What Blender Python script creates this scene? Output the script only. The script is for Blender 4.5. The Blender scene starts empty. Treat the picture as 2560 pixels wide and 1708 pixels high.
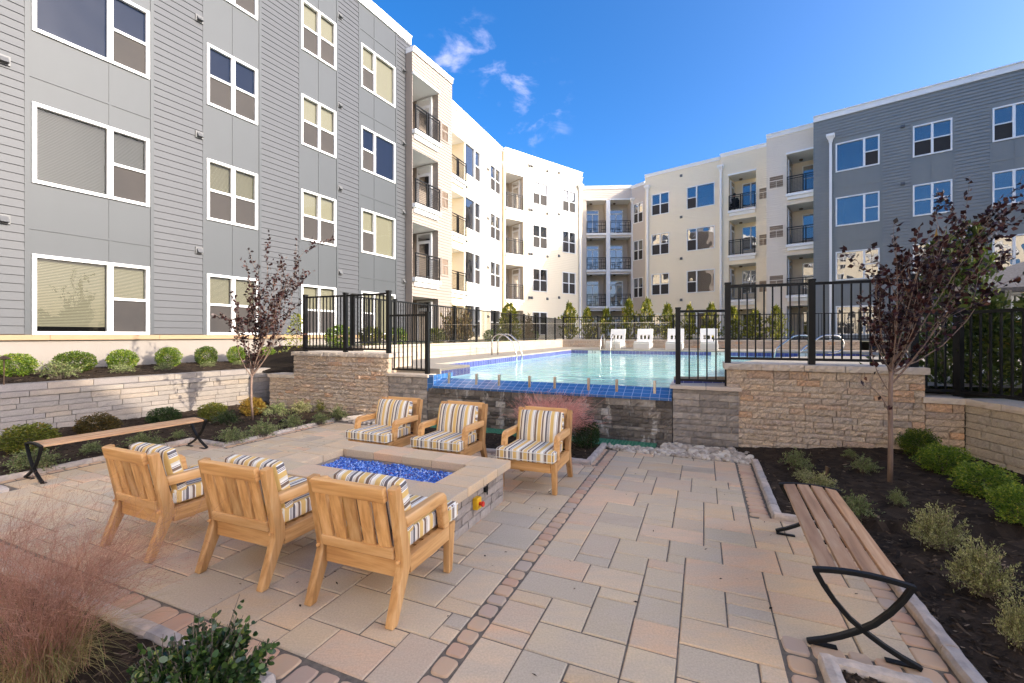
import bpy, bmesh, math, random
import numpy as np
from mathutils import Vector, Matrix, noise
from mathutils.geometry import tessellate_polygon
R = math.radians
random.seed(7)
rng = np.random.default_rng(7)
S = bpy.context.scene
COL = S.collection

# ------------------------------------------------------------ camera
F_PX, CX, HY, HC = 1113.0, 1280.0, 838.0, 1.65          # focal length in photo pixels, centre, horizon row, eye height
cd = bpy.data.cameras.new('camera'); cam = bpy.data.objects.new('camera', cd); COL.objects.link(cam)
cd.sensor_width = 36; cd.lens = F_PX / 2560 * 36; cd.clip_start = 0.05; cd.clip_end = 2000
cd.shift_y = -(854 - HY) / 2560
cam.location = (0, 0, HC); cam.rotation_euler = (R(90), 0, 0)
S.camera = cam
# ------------------------------------------------------------ sky, sun, exposure
SUN_AZ, SUN_EL = 114.0, 22.0                             # azimuth clockwise from +Y
S.view_settings.view_transform = 'Standard'; S.view_settings.look = 'None'
S.view_settings.exposure = 1.87; S.view_settings.gamma = 1.0
try: S.view_settings.use_curve_mapping = False
except Exception: pass
wd = bpy.data.worlds.new('World'); S.world = wd; wd.use_nodes = True
nt = wd.node_tree; nt.nodes.clear()
def N(t, kind, **kw):
    n = t.nodes.new(kind)
    for k, v in kw.items():
        if k.startswith('i_'): n.inputs[k[2:].replace('_', ' ')].default_value = v
        else: setattr(n, k, v)
    return n
L = lambda t, a, b: t.links.new(a, b)
sky = N(nt, 'ShaderNodeTexSky', sky_type='NISHITA', sun_disc=False)
sky.sun_elevation = R(SUN_EL); sky.sun_rotation = R(SUN_AZ); sky.altitude = 50; sky.air_density = 0.6; sky.dust_density = 4.0; sky.ozone_density = 3.4
hsv = N(nt, 'ShaderNodeHueSaturation'); hsv.inputs['Saturation'].default_value = 1.32; hsv.inputs['Value'].default_value = .88
L(nt, sky.outputs[0], hsv.inputs['Color'])
tc = N(nt, 'ShaderNodeTexCoord')
def cloud_mask(cdir, lo, hi):
    d = N(nt, 'ShaderNodeVectorMath', operation='DOT_PRODUCT'); d.inputs[1].default_value = Vector(cdir).normalized()
    L(nt, tc.outputs['Generated'], d.inputs[0])
    m = N(nt, 'ShaderNodeMapRange', interpolation_type='SMOOTHSTEP'); m.inputs[1].default_value = lo; m.inputs[2].default_value = hi
    L(nt, d.outputs['Value'], m.inputs[0]); return m.outputs[0]
m1 = cloud_mask((-.10, 1, .60), .9945, .9988); m2 = cloud_mask((.01, 1, .505), .9920, .9988); m3 = cloud_mask((-.09, 1, .50), .9960, .9995)
mx = N(nt, 'ShaderNodeMath', operation='MAXIMUM'); L(nt, m1, mx.inputs[0]); L(nt, m2, mx.inputs[1])
mx2 = N(nt, 'ShaderNodeMath', operation='MAXIMUM'); L(nt, mx.outputs[0], mx2.inputs[0]); L(nt, m3, mx2.inputs[1])
mp = N(nt, 'ShaderNodeMapping'); mp.inputs['Scale'].default_value = (1.0, 1.0, 1.9); L(nt, tc.outputs['Generated'], mp.inputs[0])
cn = N(nt, 'ShaderNodeTexNoise', i_Scale=11.0, i_Detail=7.0, i_Roughness=.58, i_Distortion=.25); L(nt, mp.outputs[0], cn.inputs['Vector'])
cr = N(nt, 'ShaderNodeMapRange', interpolation_type='SMOOTHSTEP'); cr.inputs[1].default_value = .525; cr.inputs[2].default_value = .76; L(nt, cn.outputs[0], cr.inputs[0])
cm = N(nt, 'ShaderNodeMath', operation='MULTIPLY'); L(nt, cr.outputs[0], cm.inputs[0]); L(nt, mx2.outputs[0], cm.inputs[1])
cm2 = N(nt, 'ShaderNodeMath', operation='MULTIPLY', use_clamp=True); L(nt, cm.outputs[0], cm2.inputs[0]); cm2.inputs[1].default_value = .34
mixc = N(nt, 'ShaderNodeMixRGB'); L(nt, cm2.outputs[0], mixc.inputs[0]); L(nt, hsv.outputs[0], mixc.inputs[1]); mixc.inputs[2].default_value = (3.6, 3.2, 4.0, 1)
bg = N(nt, 'ShaderNodeBackground'); bg.inputs['Strength'].default_value = .15
out = N(nt, 'ShaderNodeOutputWorld'); L(nt, mixc.outputs[0], bg.inputs[0]); L(nt, bg.outputs[0], out.inputs[0])
sd = bpy.data.lights.new('sun', 'SUN'); sd.energy = 1.95; sd.angle = R(.5); sd.color = (1.0, .90, .76)
sun = bpy.data.objects.new('sun', sd); COL.objects.link(sun)
sv = Vector((math.sin(R(SUN_AZ)) * math.cos(R(SUN_EL)), math.cos(R(SUN_AZ)) * math.cos(R(SUN_EL)), math.sin(R(SUN_EL))))
sun.rotation_euler = sv.to_track_quat('Z', 'Y').to_euler(); sun.location = (30, -12, 30)

# ------------------------------------------------------------ frame of the courtyard
TH = R(23.3); CT, ST = math.cos(TH), math.sin(TH)
def W(v, u, z=0.0): return Vector((v * CT + u * ST, -v * ST + u * CT, z))     # v = across the patio, u = towards the pool
def VU(x, y): return x * CT - y * ST, x * ST + y * CT
def G(px, py, z=0.0):                                                         # ground point seen at a photo pixel
    y = F_PX * (HC - z) / (py - HY); return Vector(((px - CX) / F_PX * y, y, z))
def ray_line(px, p, d):                                                       # distance along a plan line where the pixel column meets it
    r = (px - CX) / F_PX
    return (r * p[1] - p[0]) / (d[0] - r * d[1])

# ------------------------------------------------------------ materials
def mat(name, col=(.5, .5, .5), rough=.6, metal=0.0, spec=.5, ramp=None, nscale=0, ndet=4, nmix=.0, ncol=None, bump=0, bscale=40, bdist=.01, stretch=None, attr=None, speck=0, speckscale=150, trans=0.0):
    """Principled material: base colour from a per-face 'rnd' ramp (attr) or a flat colour, varied by noise, with noise bump."""
    m = bpy.data.materials.new(name); m.use_nodes = True; t = m.node_tree
    b = t.nodes['Principled BSDF']; b.inputs['Roughness'].default_value = rough; b.inputs['Metallic'].default_value = metal
    b.inputs['Specular IOR Level'].default_value = spec
    c4 = lambda c: (c[0], c[1], c[2], 1)
    src = None
    tcn = N(t, 'ShaderNodeTexCoord'); vec = tcn.outputs['Object']
    if stretch:
        mpn = N(t, 'ShaderNodeMapping'); mpn.inputs['Scale'].default_value = stretch; L(t, vec, mpn.inputs[0]); vec = mpn.outputs[0]
    at = None
    if attr: at = N(t, 'ShaderNodeAttribute', attribute_name=attr)
    if ramp:
        rp = N(t, 'ShaderNodeValToRGB'); e = rp.color_ramp.elements
        while len(e) < len(ramp): e.new(.5)
        for i, (p, c) in enumerate(ramp): e[i].position = p; e[i].color = c4(c)
        if at: L(t, at.outputs['Fac'], rp.inputs[0])
        else:
            n0 = N(t, 'ShaderNodeTexNoise', i_Scale=nscale or 5, i_Detail=ndet); L(t, vec, n0.inputs['Vector']); L(t, n0.outputs[0], rp.inputs[0])
        src = rp.outputs[0]
    if ncol is not None:
        n1 = N(t, 'ShaderNodeTexNoise', i_Scale=nscale, i_Detail=ndet, i_Roughness=.6)
        if at:
            n1.noise_dimensions = '4D'
            mu = N(t, 'ShaderNodeMath', operation='MULTIPLY'); mu.inputs[1].default_value = 37.0; L(t, at.outputs['Fac'], mu.inputs[0]); L(t, mu.outputs[0], n1.inputs['W'])
        L(t, vec, n1.inputs['Vector'])
        mr = N(t, 'ShaderNodeMapRange'); mr.inputs[1].default_value = .36; mr.inputs[2].default_value = .66; mr.inputs[4].default_value = nmix; L(t, n1.outputs[0], mr.inputs[0])
        mxn = N(t, 'ShaderNodeMixRGB'); L(t, mr.outputs[0], mxn.inputs[0])
        if src: L(t, src, mxn.inputs[1])
        else: mxn.inputs[1].default_value = c4(col)
        mxn.inputs[2].default_value = c4(ncol); src = mxn.outputs[0]
    if speck:
        n2 = N(t, 'ShaderNodeTexNoise', i_Scale=speckscale, i_Detail=3, i_Roughness=.7); L(t, tcn.outputs['Object'], n2.inputs['Vector'])
        m2_ = N(t, 'ShaderNodeMapRange'); m2_.inputs[1].default_value = .3; m2_.inputs[2].default_value = .7; m2_.inputs[3].default_value = 1 - speck; m2_.inputs[4].default_value = 1 + speck; L(t, n2.outputs[0], m2_.inputs[0])
        h2 = N(t, 'ShaderNodeHueSaturation'); L(t, m2_.outputs[0], h2.inputs['Value']); L(t, src, h2.inputs['Color']); src = h2.outputs[0]
    if src: L(t, src, b.inputs['Base Color'])
    else: b.inputs['Base Color'].default_value = c4(col)
    if bump:
        nb = N(t, 'ShaderNodeTexNoise', i_Scale=bscale, i_Detail=5, i_Roughness=.65); L(t, vec, nb.inputs['Vector'])
        bn = N(t, 'ShaderNodeBump'); bn.inputs['Strength'].default_value = bump; bn.inputs['Distance'].default_value = bdist
        L(t, nb.outputs[0], bn.inputs['Height']); L(t, bn.outputs[0], b.inputs['Normal'])
    if trans:
        tr = N(t, 'ShaderNodeBsdfTranslucent'); mxs = N(t, 'ShaderNodeMixShader'); mxs.inputs[0].default_value = trans
        if src: L(t, src, tr.inputs[0])
        else: tr.inputs[0].default_value = c4(col)
        o = t.nodes['Material Output']; L(t, b.outputs[0], mxs.inputs[1]); L(t, tr.outputs[0], mxs.inputs[2]); L(t, mxs.outputs[0], o.inputs[0])
    return m
M = {}
def paint(k, c, rough=.55, n=.35, d=.84, **kw): M[k] = mat(k, c, rough, nscale=1.7, nmix=n, ncol=tuple(x * d for x in c), stretch=(1, 1, .3), **kw)
paint('siding_grey', (.055, .058, .064)); paint('panel_grey', (.049, .055, .060))
paint('siding_bay', (.74, .645, .525), d=.95); paint('siding_tan_sunlit', (.30, .25, .208), d=.93); paint('siding_slate', (.225, .232, .222)); paint('panel_slate', (.210, .220, .212))  # tower siding: darker copy of the tan paint, offsetting the direct sun on it
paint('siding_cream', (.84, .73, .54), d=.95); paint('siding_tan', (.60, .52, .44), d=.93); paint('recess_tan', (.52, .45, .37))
paint('trim_white', (.80, .79, .77), .4, .1, .9); paint('foundation', (.27, .235, .20), .8, .4, .85, bump=.3, bscale=60)
paint('ledge_tan', (.36, .235, .13), .7, .5, .85, bump=.3, bscale=40)
M['roof_flat'] = mat('roof_flat', (.12, .12, .12), .9)
M['shingle'] = mat('shingle', (.10, .085, .075), .9, nscale=14, nmix=.8, ncol=(.17, .15, .135), bump=.5, bscale=25)
M['black_metal'] = mat('black_metal', (.007, .007, .007), .5, 0, .25, bump=.04, bscale=90)
M['bronze'] = mat('bronze', (.16, .10, .06), .45, .7, nscale=30, nmix=.6, ncol=(.10, .08, .06))
M['steel'] = mat('steel', (.62, .60, .57), .22, 1.0)
M['screen'] = mat('screen', (.026, .022, .020), .75, nscale=.8, nmix=.6, ncol=(.045, .036, .030))
M['interior'] = mat('interior', (.035, .035, .037), .9)
M['blind'] = mat('blind', (.16, .152, .095), .6)
M['blind_tan'] = mat('blind_tan', (.075, .078, .070), .6)
M['vent_metal'] = mat('vent_metal', (.11, .11, .11), .5)
M['louver'] = mat('louver', (.30, .22, .16), .7)
M['dark_gap'] = mat('dark_gap', (.02, .02, .02), .9)

def glass_mat(name, body, refl, warp=.03, alpha=1.0, tint=(1, 1, 1), fk=.8):
    """window glass: mirror reflection over a see-through or dark body"""
    m = bpy.data.materials.new(name); m.use_nodes = True; t = m.node_tree; t.nodes.clear()
    o = N(t, 'ShaderNodeOutputMaterial'); gl = N(t, 'ShaderNodeBsdfGlossy'); gl.inputs['Roughness'].default_value = .01; gl.inputs['Color'].default_value = (*tint, 1)
    tr = N(t, 'ShaderNodeBsdfTransparent'); df = N(t, 'ShaderNodeBsdfDiffuse'); df.inputs[0].default_value = (*body, 1)
    mb_ = N(t, 'ShaderNodeMixShader'); mb_.inputs[0].default_value = alpha; L(t, tr.outputs[0], mb_.inputs[1]); L(t, df.outputs[0], mb_.inputs[2])
    fr = N(t, 'ShaderNodeFresnel'); fr.inputs[0].default_value = 1.5
    ad = N(t, 'ShaderNodeMath', operation='MULTIPLY_ADD', use_clamp=True); ad.inputs[1].default_value = fk; ad.inputs[2].default_value = refl; L(t, fr.outputs[0], ad.inputs[0])
    mx_ = N(t, 'ShaderNodeMixShader'); L(t, ad.outputs[0], mx_.inputs[0]); L(t, mb_.outputs[0], mx_.inputs[1]); L(t, gl.outputs[0], mx_.inputs[2]); L(t, mx_.outputs[0], o.inputs[0])
    if warp:
        tcn = N(t, 'ShaderNodeTexCoord'); nb = N(t, 'ShaderNodeTexNoise', i_Scale=1.1, i_Detail=1.0); L(t, tcn.outputs['Object'], nb.inputs['Vector'])
        bn = N(t, 'ShaderNodeBump'); bn.inputs['Strength'].default_value = 1.0; bn.inputs['Distance'].default_value = warp; L(t, nb.outputs[0], bn.inputs['Height']); L(t, bn.outputs[0], gl.inputs['Normal'])
    return m
M['glass_clear'] = glass_mat('glass_clear', (.02, .02, .02), .0, .004, .12, fk=.35)
M['glass_dark'] = glass_mat('glass_dark', (.018, .019, .022), .16, .03, .9)
M['glass_mirror'] = glass_mat('glass_mirror', (.03, .03, .03), .18, .016, .95)
M['glass_painted_sky'] = glass_mat('glass_painted_sky', (.010, .016, .034), .0, .012, .97, fk=.3)  # navy body colour stands in for the reflected blue sky
M['fence_glass'] = glass_mat('fence_glass', (.3, .5, .45), .0, 0, .0, fk=.25)

def wood_mat(name, axis, c1, c2, c3):
    m = bpy.data.materials.new(name); m.use_nodes = True; t = m.node_tree; b = t.nodes['Principled BSDF']
    b.inputs['Roughness'].default_value = .48
    tcn = N(t, 'ShaderNodeTexCoord'); oi = N(t, 'ShaderNodeAttribute', attribute_name='rnd')
    sc = [22, 22, 22]; sc['xyz'.index(axis)] = 1.6
    mpn = N(t, 'ShaderNodeMapping'); mpn.inputs['Scale'].default_value = sc; L(t, tcn.outputs['Object'], mpn.inputs[0])
    mu = N(t, 'ShaderNodeMath', operation='MULTIPLY'); mu.inputs[1].default_value = 50; L(t, oi.outputs['Fac'], mu.inputs[0])
    n1 = N(t, 'ShaderNodeTexNoise', noise_dimensions='4D', i_Scale=1.0, i_Detail=5, i_Roughness=.6, i_Distortion=.6); L(t, mpn.outputs[0], n1.inputs['Vector']); L(t, mu.outputs[0], n1.inputs['W'])
    rp = N(t, 'ShaderNodeValToRGB'); e = rp.color_ramp.elements; e.new(.5)
    for i, (p, c) in enumerate(((.33, c1), (.5, c2), (.68, c3))): e[i].position = p; e[i].color = (*c, 1)
    L(t, n1.outputs[0], rp.inputs[0])
    br = N(t, 'ShaderNodeMapRange'); br.inputs[3].default_value = .78; br.inputs[4].default_value = 1.2; L(t, oi.outputs['Fac'], br.inputs[0])
    hv = N(t, 'ShaderNodeHueSaturation'); L(t, br.outputs[0], hv.inputs['Value']); L(t, rp.outputs[0], hv.inputs['Color']); L(t, hv.outputs[0], b.inputs['Base Color'])
    bn = N(t, 'ShaderNodeBump'); bn.inputs['Strength'].default_value = .12; bn.inputs['Distance'].default_value = .004; L(t, n1.outputs[0], bn.inputs['Height']); L(t, bn.outputs[0], b.inputs['Normal'])
    return m
TK = ((.42, .19, .058), (.60, .315, .11), (.71, .42, .185))
for a in 'xyz': M['teak_' + a] = wood_mat('teak_' + a, a, *TK)
M['ipe'] = wood_mat('ipe', 'y', (.27, .138, .062), (.43, .235, .112), (.53, .34, .19))

def stripe_mat(name, side):
    """yellow, cream, taupe and charcoal awning stripes along x; on the side faces they follow axis `side`"""
    m = bpy.data.materials.new(name); m.use_nodes = True; t = m.node_tree; b = t.nodes['Principled BSDF']
    b.inputs['Roughness'].default_value = .9; b.inputs['Specular IOR Level'].default_value = .15
    tcn = N(t, 'ShaderNodeTexCoord'); sp = N(t, 'ShaderNodeSeparateXYZ'); L(t, tcn.outputs['Object'], sp.inputs[0])
    at = N(t, 'ShaderNodeAttribute', attribute_name='rnd')                       # rnd = 1 on side faces
    mxv = N(t, 'ShaderNodeMix'); L(t, at.outputs['Fac'], mxv.inputs[0]); L(t, sp.outputs['X'], mxv.inputs[2]); L(t, sp.outputs[side], mxv.inputs[3])
    ma = N(t, 'ShaderNodeMath', operation='MULTIPLY_ADD'); ma.inputs[1].default_value = 1 / .262; ma.inputs[2].default_value = 4.13; L(t, mxv.outputs[0], ma.inputs[0])
    frn = N(t, 'ShaderNodeMath', operation='FRACT'); L(t, ma.outputs[0], frn.inputs[0])
    Y, C, T, K, H = (.72, .48, .17), (.74, .67, .54), (.21, .145, .105), (.155, .135, .135), (.84, .79, .70)
    st = ((0, Y), (.15, C), (.20, T), (.29, H), (.315, T), (.335, H), (.40, C), (.46, Y), (.60, H), (.635, K), (.655, H), (.675, K), (.695, H), (.715, K), (.80, H), (.83, C), (.90, T), (.97, H))
    rp = N(t, 'ShaderNodeValToRGB'); rp.color_ramp.interpolation = 'CONSTANT'; e = rp.color_ramp.elements
    while len(e) < len(st): e.new(.99)
    for i, (p, c) in enumerate(st): e[i].position = p; e[i].color = (*c, 1)
    L(t, frn.outputs[0], rp.inputs[0]); L(t, rp.outputs[0], b.inputs['Base Color'])
    nb = N(t, 'ShaderNodeTexNoise', i_Scale=14, i_Detail=3); L(t, tcn.outputs['Object'], nb.inputs['Vector'])
    bn = N(t, 'ShaderNodeBump'); bn.inputs['Strength'].default_value = .35; bn.inputs['Distance'].default_value = .02; L(t, nb.outputs[0], bn.inputs['Height']); L(t, bn.outputs[0], b.inputs['Normal'])
    return m
M['stripes_seat'] = stripe_mat('stripes_seat', 'Y'); M['stripes_back'] = stripe_mat('stripes_back', 'Z')

STONE = ((0, (.50, .385, .275)), (.25, (.63, .485, .35)), (.45, (.55, .45, .345)), (.62, (.67, .485, .32)), (.8, (.50, .41, .325)), (.93, (.68, .41, .235)), (1, (.39, .32, .26)))
M['stone_tan'] = mat('stone_tan', rough=.9, ramp=STONE, attr='rnd', nscale=9, nmix=.55, ncol=(.36, .28, .215), bump=.9, bscale=38, bdist=.022, speck=.25, speckscale=70)
LSTONE = ((0, (.24, .21, .185)), (.3, (.31, .265, .215)), (.6, (.28, .245, .22)), (.85, (.33, .265, .20)), (1, (.22, .195, .18)))
M['stone_pit'] = mat('stone_pit', rough=.9, ramp=((0, (.27, .22, .18)), (.5, (.35, .29, .24)), (1, (.42, .35, .29))), attr='rnd', nscale=14, nmix=.5, ncol=(.25, .205, .17), bump=.6, bscale=55, bdist=.01)
M['stone_light'] = mat('stone_light', rough=.9, ramp=LSTONE, attr='rnd', nscale=5, nmix=.5, ncol=(.22, .19, .165), bump=.5, bscale=50, bdist=.008, speck=.15, speckscale=60)
M['stone_pale'] = mat('stone_pale', rough=.9, ramp=((0, (.38, .325, .26)), (.5, (.46, .385, .295)), (1, (.42, .345, .25))), attr='rnd', nscale=5, nmix=.5, ncol=(.42, .36, .29), bump=.6, bscale=50, bdist=.01, speck=.15, speckscale=60)
M['stone_cap'] = mat('stone_cap', rough=.9, ramp=((0, (.52, .43, .34)), (.5, (.62, .52, .41)), (1, (.58, .46, .36))), attr='rnd', nscale=12, nmix=.4, ncol=(.47, .40, .33), bump=.5, bscale=70, bdist=.006)
def stained_stone():
    m = mat('stone_stained', rough=.8, ramp=((0, (.085, .07, .055)), (.35, (.15, .122, .095)), (.65, (.24, .195, .15)), (.85, (.36, .305, .245)), (1, (.55, .49, .41))), attr='rnd', nscale=4, nmix=.6, ncol=(.065, .053, .044), bump=.8, bscale=40, bdist=.015)
    t = m.node_tree; b = t.nodes['Principled BSDF']; lk = b.inputs['Base Color'].links[0]; src = lk.from_socket
    tcn = N(t, 'ShaderNodeTexCoord'); mpn = N(t, 'ShaderNodeMapping'); mpn.inputs['Scale'].default_value = (1.0, 1.0, .38); L(t, tcn.outputs['Object'], mpn.inputs[0])
    n = N(t, 'ShaderNodeTexNoise', i_Scale=5.5, i_Detail=6, i_Roughness=.68, i_Distortion=.4); L(t, mpn.outputs[0], n.inputs['Vector'])
    mr = N(t, 'ShaderNodeMapRange', interpolation_type='SMOOTHSTEP'); mr.inputs[1].default_value = .545; mr.inputs[2].default_value = .64; mr.inputs[4].default_value = .6; L(t, n.outputs[0], mr.inputs[0])
    mx_ = N(t, 'ShaderNodeMixRGB'); L(t, mr.outputs[0], mx_.inputs[0]); L(t, src, mx_.inputs[1]); mx_.inputs[2].default_value = (.60, .55, .48, 1); L(t, mx_.outputs[0], b.inputs['Base Color'])   # lime scale left by the spilling water
    return m
M['stone_stained'] = stained_stone()
M['stone_grey'] = mat('stone_grey', rough=.85, ramp=((0, (.24, .20, .165)), (.5, (.34, .285, .235)), (1, (.45, .38, .31))), attr='rnd', nscale=6, nmix=.6, ncol=(.12, .11, .10), bump=.6, bscale=40, bdist=.012)
PAV = ((0, (.52, .37, .215)), (.14, (.66, .45, .255)), (.28, (.56, .42, .26)), (.42, (.44, .365, .265)), (.56, (.69, .42, .24)), (.70, (.49, .385, .25)), (.84, (.64, .475, .285)), (.93, (.71, .47, .285)), (1, (.40, .315, .22)))
M['paver'] = mat('paver', rough=.85, ramp=PAV, attr='rnd', nscale=2.2, nmix=.8, ncol=(.50, .40, .285), stretch=(1, 2.6, 1), bump=.22, bscale=70, bdist=.004, speck=.13, speckscale=90)
M['cobble'] = mat('cobble', rough=.85, ramp=((0, (.54, .345, .20)), (.4, (.57, .375, .235)), (.7, (.54, .30, .18)), (1, (.44, .345, .26))), attr='rnd', nscale=9, nmix=.5, ncol=(.46, .345, .235), bump=.4, bscale=80, bdist=.004)
M['joint'] = mat('joint', (.12, .095, .07), .95, nscale=30, nmix=.7, ncol=(.22, .175, .13))
M['kerb'] = mat('kerb', (.36, .325, .30), .9, nscale=12, nmix=.7, ncol=(.25, .225, .21), bump=.7, bscale=50, bdist=.01, ramp=((0, (.46, .39, .33)), (.5, (.58, .48, .39)), (1, (.62, .48, .36))), attr='rnd')
M['mulch'] = mat('mulch', rough=1.0, spec=.1, ramp=((0, (.018, .013, .009)), (.5, (.048, .033, .022)), (.85, (.095, .064, .041)), (1, (.24, .17, .11))), attr='rnd', bump=.8, bscale=45, bdist=.02)
M['soil'] = mat('soil', (.05, .04, .03), .95, nscale=4, nmix=.6, ncol=(.035, .03, .022))
M['turf'] = mat('turf', (.07, .075, .03), .95, nscale=3, nmix=.7, ncol=(.10, .085, .05))
M['deck'] = mat('deck', (.31, .268, .212), .85, nscale=1.2, nmix=.5, ncol=(.265, .23, .185), bump=.15, bscale=90)
M['pebble'] = mat('pebble', rough=.8, ramp=((0, (.30, .245, .19)), (.5, (.45, .375, .295)), (1, (.62, .545, .44))), attr='rnd')
M['grate'] = mat('grate', (.06, .22, .13), .6)
M['yellow'] = mat('yellow', (.75, .40, .01), .4); M['red'] = mat('red', (.6, .03, .01), .4)
M['vinyl_white'] = mat('vinyl_white', (.70, .67, .61), .45)
M['lounge_shell'] = mat('lounge_shell', (.62, .58, .50), .6)

def tile_mat(name, c, sx, groutw=.05):
    m = bpy.data.materials.new(name); m.use_nodes = True; t = m.node_tree; b = t.nodes['Principled BSDF']; b.inputs['Roughness'].default_value = .12
    tcn = N(t, 'ShaderNodeTexCoord'); bk = N(t, 'ShaderNodeTexBrick', offset=0.0, i_Scale=1.0)
    bk.inputs['Color1'].default_value = (*c, 1); bk.inputs['Color2'].default_value = (c[0] * .75, c[1] * .75, c[2] * .8, 1); bk.inputs['Mortar'].default_value = (.27, .33, .48, 1)
    bk.inputs['Mortar Size'].default_value = .0045; bk.inputs['Brick Width'].default_value = sx; bk.inputs['Row Height'].default_value = sx
    L(t, tcn.outputs['UV'], bk.inputs['Vector']); L(t, bk.outputs['Color'], b.inputs['Base Color']); return m
M['tile_blue'] = tile_mat('tile_blue', (.045, .14, .33), .135)
M['tile_band'] = tile_mat('tile_band', (.075, .09, .27), .15)
def water_mat():
    m = bpy.data.materials.new('water'); m.use_nodes = True; t = m.node_tree; b = t.nodes['Principled BSDF']
    b.inputs['Roughness'].default_value = .03; b.inputs['IOR'].default_value = 1.33
    tcn = N(t, 'ShaderNodeTexCoord'); n0 = N(t, 'ShaderNodeTexNoise', i_Scale=.7, i_Detail=4, i_Distortion=.8); L(t, tcn.outputs['Object'], n0.inputs['Vector'])
    rp = N(t, 'ShaderNodeValToRGB'); e = rp.color_ramp.elements; e[0].position = .3; e[0].color = (.34, .74, .66, 1); e[1].position = .7; e[1].color = (.52, .85, .77, 1)
    L(t, n0.outputs[0], rp.inputs[0]); L(t, rp.outputs[0], b.inputs['Base Color'])
    mpn = N(t, 'ShaderNodeMapping'); mpn.inputs['Rotation'].default_value = (0, 0, .3); mpn.inputs['Scale'].default_value = (1.0, 1.7, 1); L(t, tcn.outputs['Object'], mpn.inputs[0])
    n1 = N(t, 'ShaderNodeTexNoise', i_Scale=2.6, i_Detail=3, i_Roughness=.5, i_Distortion=.3); L(t, mpn.outputs[0], n1.inputs['Vector'])
    bn = N(t, 'ShaderNodeBump'); bn.inputs['Strength'].default_value = .35; bn.inputs['Distance'].default_value = .05; L(t, n1.outputs[0], bn.inputs['Height']); L(t, bn.outputs[0], b.inputs['Normal'])
    return m
M['water'] = water_mat()
def fire_glass_mat():
    m = mat('fire_glass', rough=.08, ramp=((0, (.015, .05, .28)), (.45, (.035, .14, .60)), (.78, (.12, .32, .85)), (.93, (.50, .66, .95)), (1, (.18, .06, .22))), attr='rnd', spec=.9); return m
M['fire_glass'] = fire_glass_mat()
def leafm(k, ramp, rough=.5, trans=.25, spec=.3): M[k] = mat(k, rough=rough, ramp=ramp, attr='rnd', trans=trans, spec=spec)
leafm('leaf_box', ((0, (.030, .065, .010)), (.5, (.075, .125, .016)), (.85, (.16, .20, .022)), (1, (.30, .28, .04))))
leafm('leaf_box_bright', ((0, (.040, .090, .010)), (.5, (.125, .205, .02)), (.85, (.26, .33, .035)), (1, (.42, .39, .06))))
leafm('leaf_box_dark', ((0, (.012, .026, .008)), (.5, (.028, .055, .014)), (.85, (.05, .085, .018)), (1, (.11, .11, .03))))
leafm('leaf_box_brown', ((0, (.040, .030, .010)), (.5, (.075, .06, .013)), (.8, (.12, .07, .016)), (1, (.19, .10, .02))))
leafm('leaf_box_gold', ((0, (.12, .075, .012)), (.5, (.27, .155, .022)), (.85, (.36, .23, .035)), (1, (.25, .25, .04))))
leafm('leaf_yellowgreen', ((0, (.06, .075, .012)), (.5, (.13, .15, .020)), (.85, (.22, .20, .03)), (1, (.22, .12, .025))))
leafm('leaf_grey', ((0, (.09, .12, .04)), (.5, (.20, .24, .085)), (.85, (.34, .38, .15)), (1, (.28, .20, .13))), .7)
leafm('leaf_sage', ((0, (.15, .15, .06)), (.5, (.33, .33, .125)), (.85, (.48, .48, .21)), (1, (.40, .29, .21))), .8)
leafm('leaf_plum', ((0, (.012, .006, .006)), (.5, (.034, .012, .012)), (.85, (.065, .021, .020)), (1, (.13, .055, .035))), .4, .2)
leafm('leaf_cedar', ((0, (.07, .095, .012)), (.5, (.21, .22, .025)), (.8, (.40, .36, .045)), (1, (.50, .28, .05))), .6)
leafm('leaf_arbor', ((0, (.03, .05, .012)), (.5, (.075, .11, .022)), (.85, (.17, .19, .035)), (1, (.38, .17, .035))), .6)
leafm('blade_muhly', ((0, (.22, .16, .06)), (.5, (.42, .31, .12)), (1, (.24, .25, .08))), .7)
leafm('plume_muhly', ((0, (.26, .14, .08)), (.5, (.42, .205, .14)), (1, (.56, .32, .22))), .8, .35)
leafm('plume_pink', ((0, (.55, .22, .17)), (.5, (.70, .32, .26)), (1, (.78, .44, .36))), .8, .35)
leafm('grass_tan', ((0, (.20, .13, .05)), (.5, (.30, .20, .09)), (1, (.14, .13, .04))), .8)
M['bark'] = mat('bark', (.25, .165, .12), .85, nscale=20, nmix=.7, ncol=(.13, .085, .065), stretch=(1, 1, .3), bump=.5, bscale=60)
M['twig'] = mat('twig', (.12, .07, .055), .8)
M['twig_grey'] = mat('twig_grey', (.14, .11, .08), .9)

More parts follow.
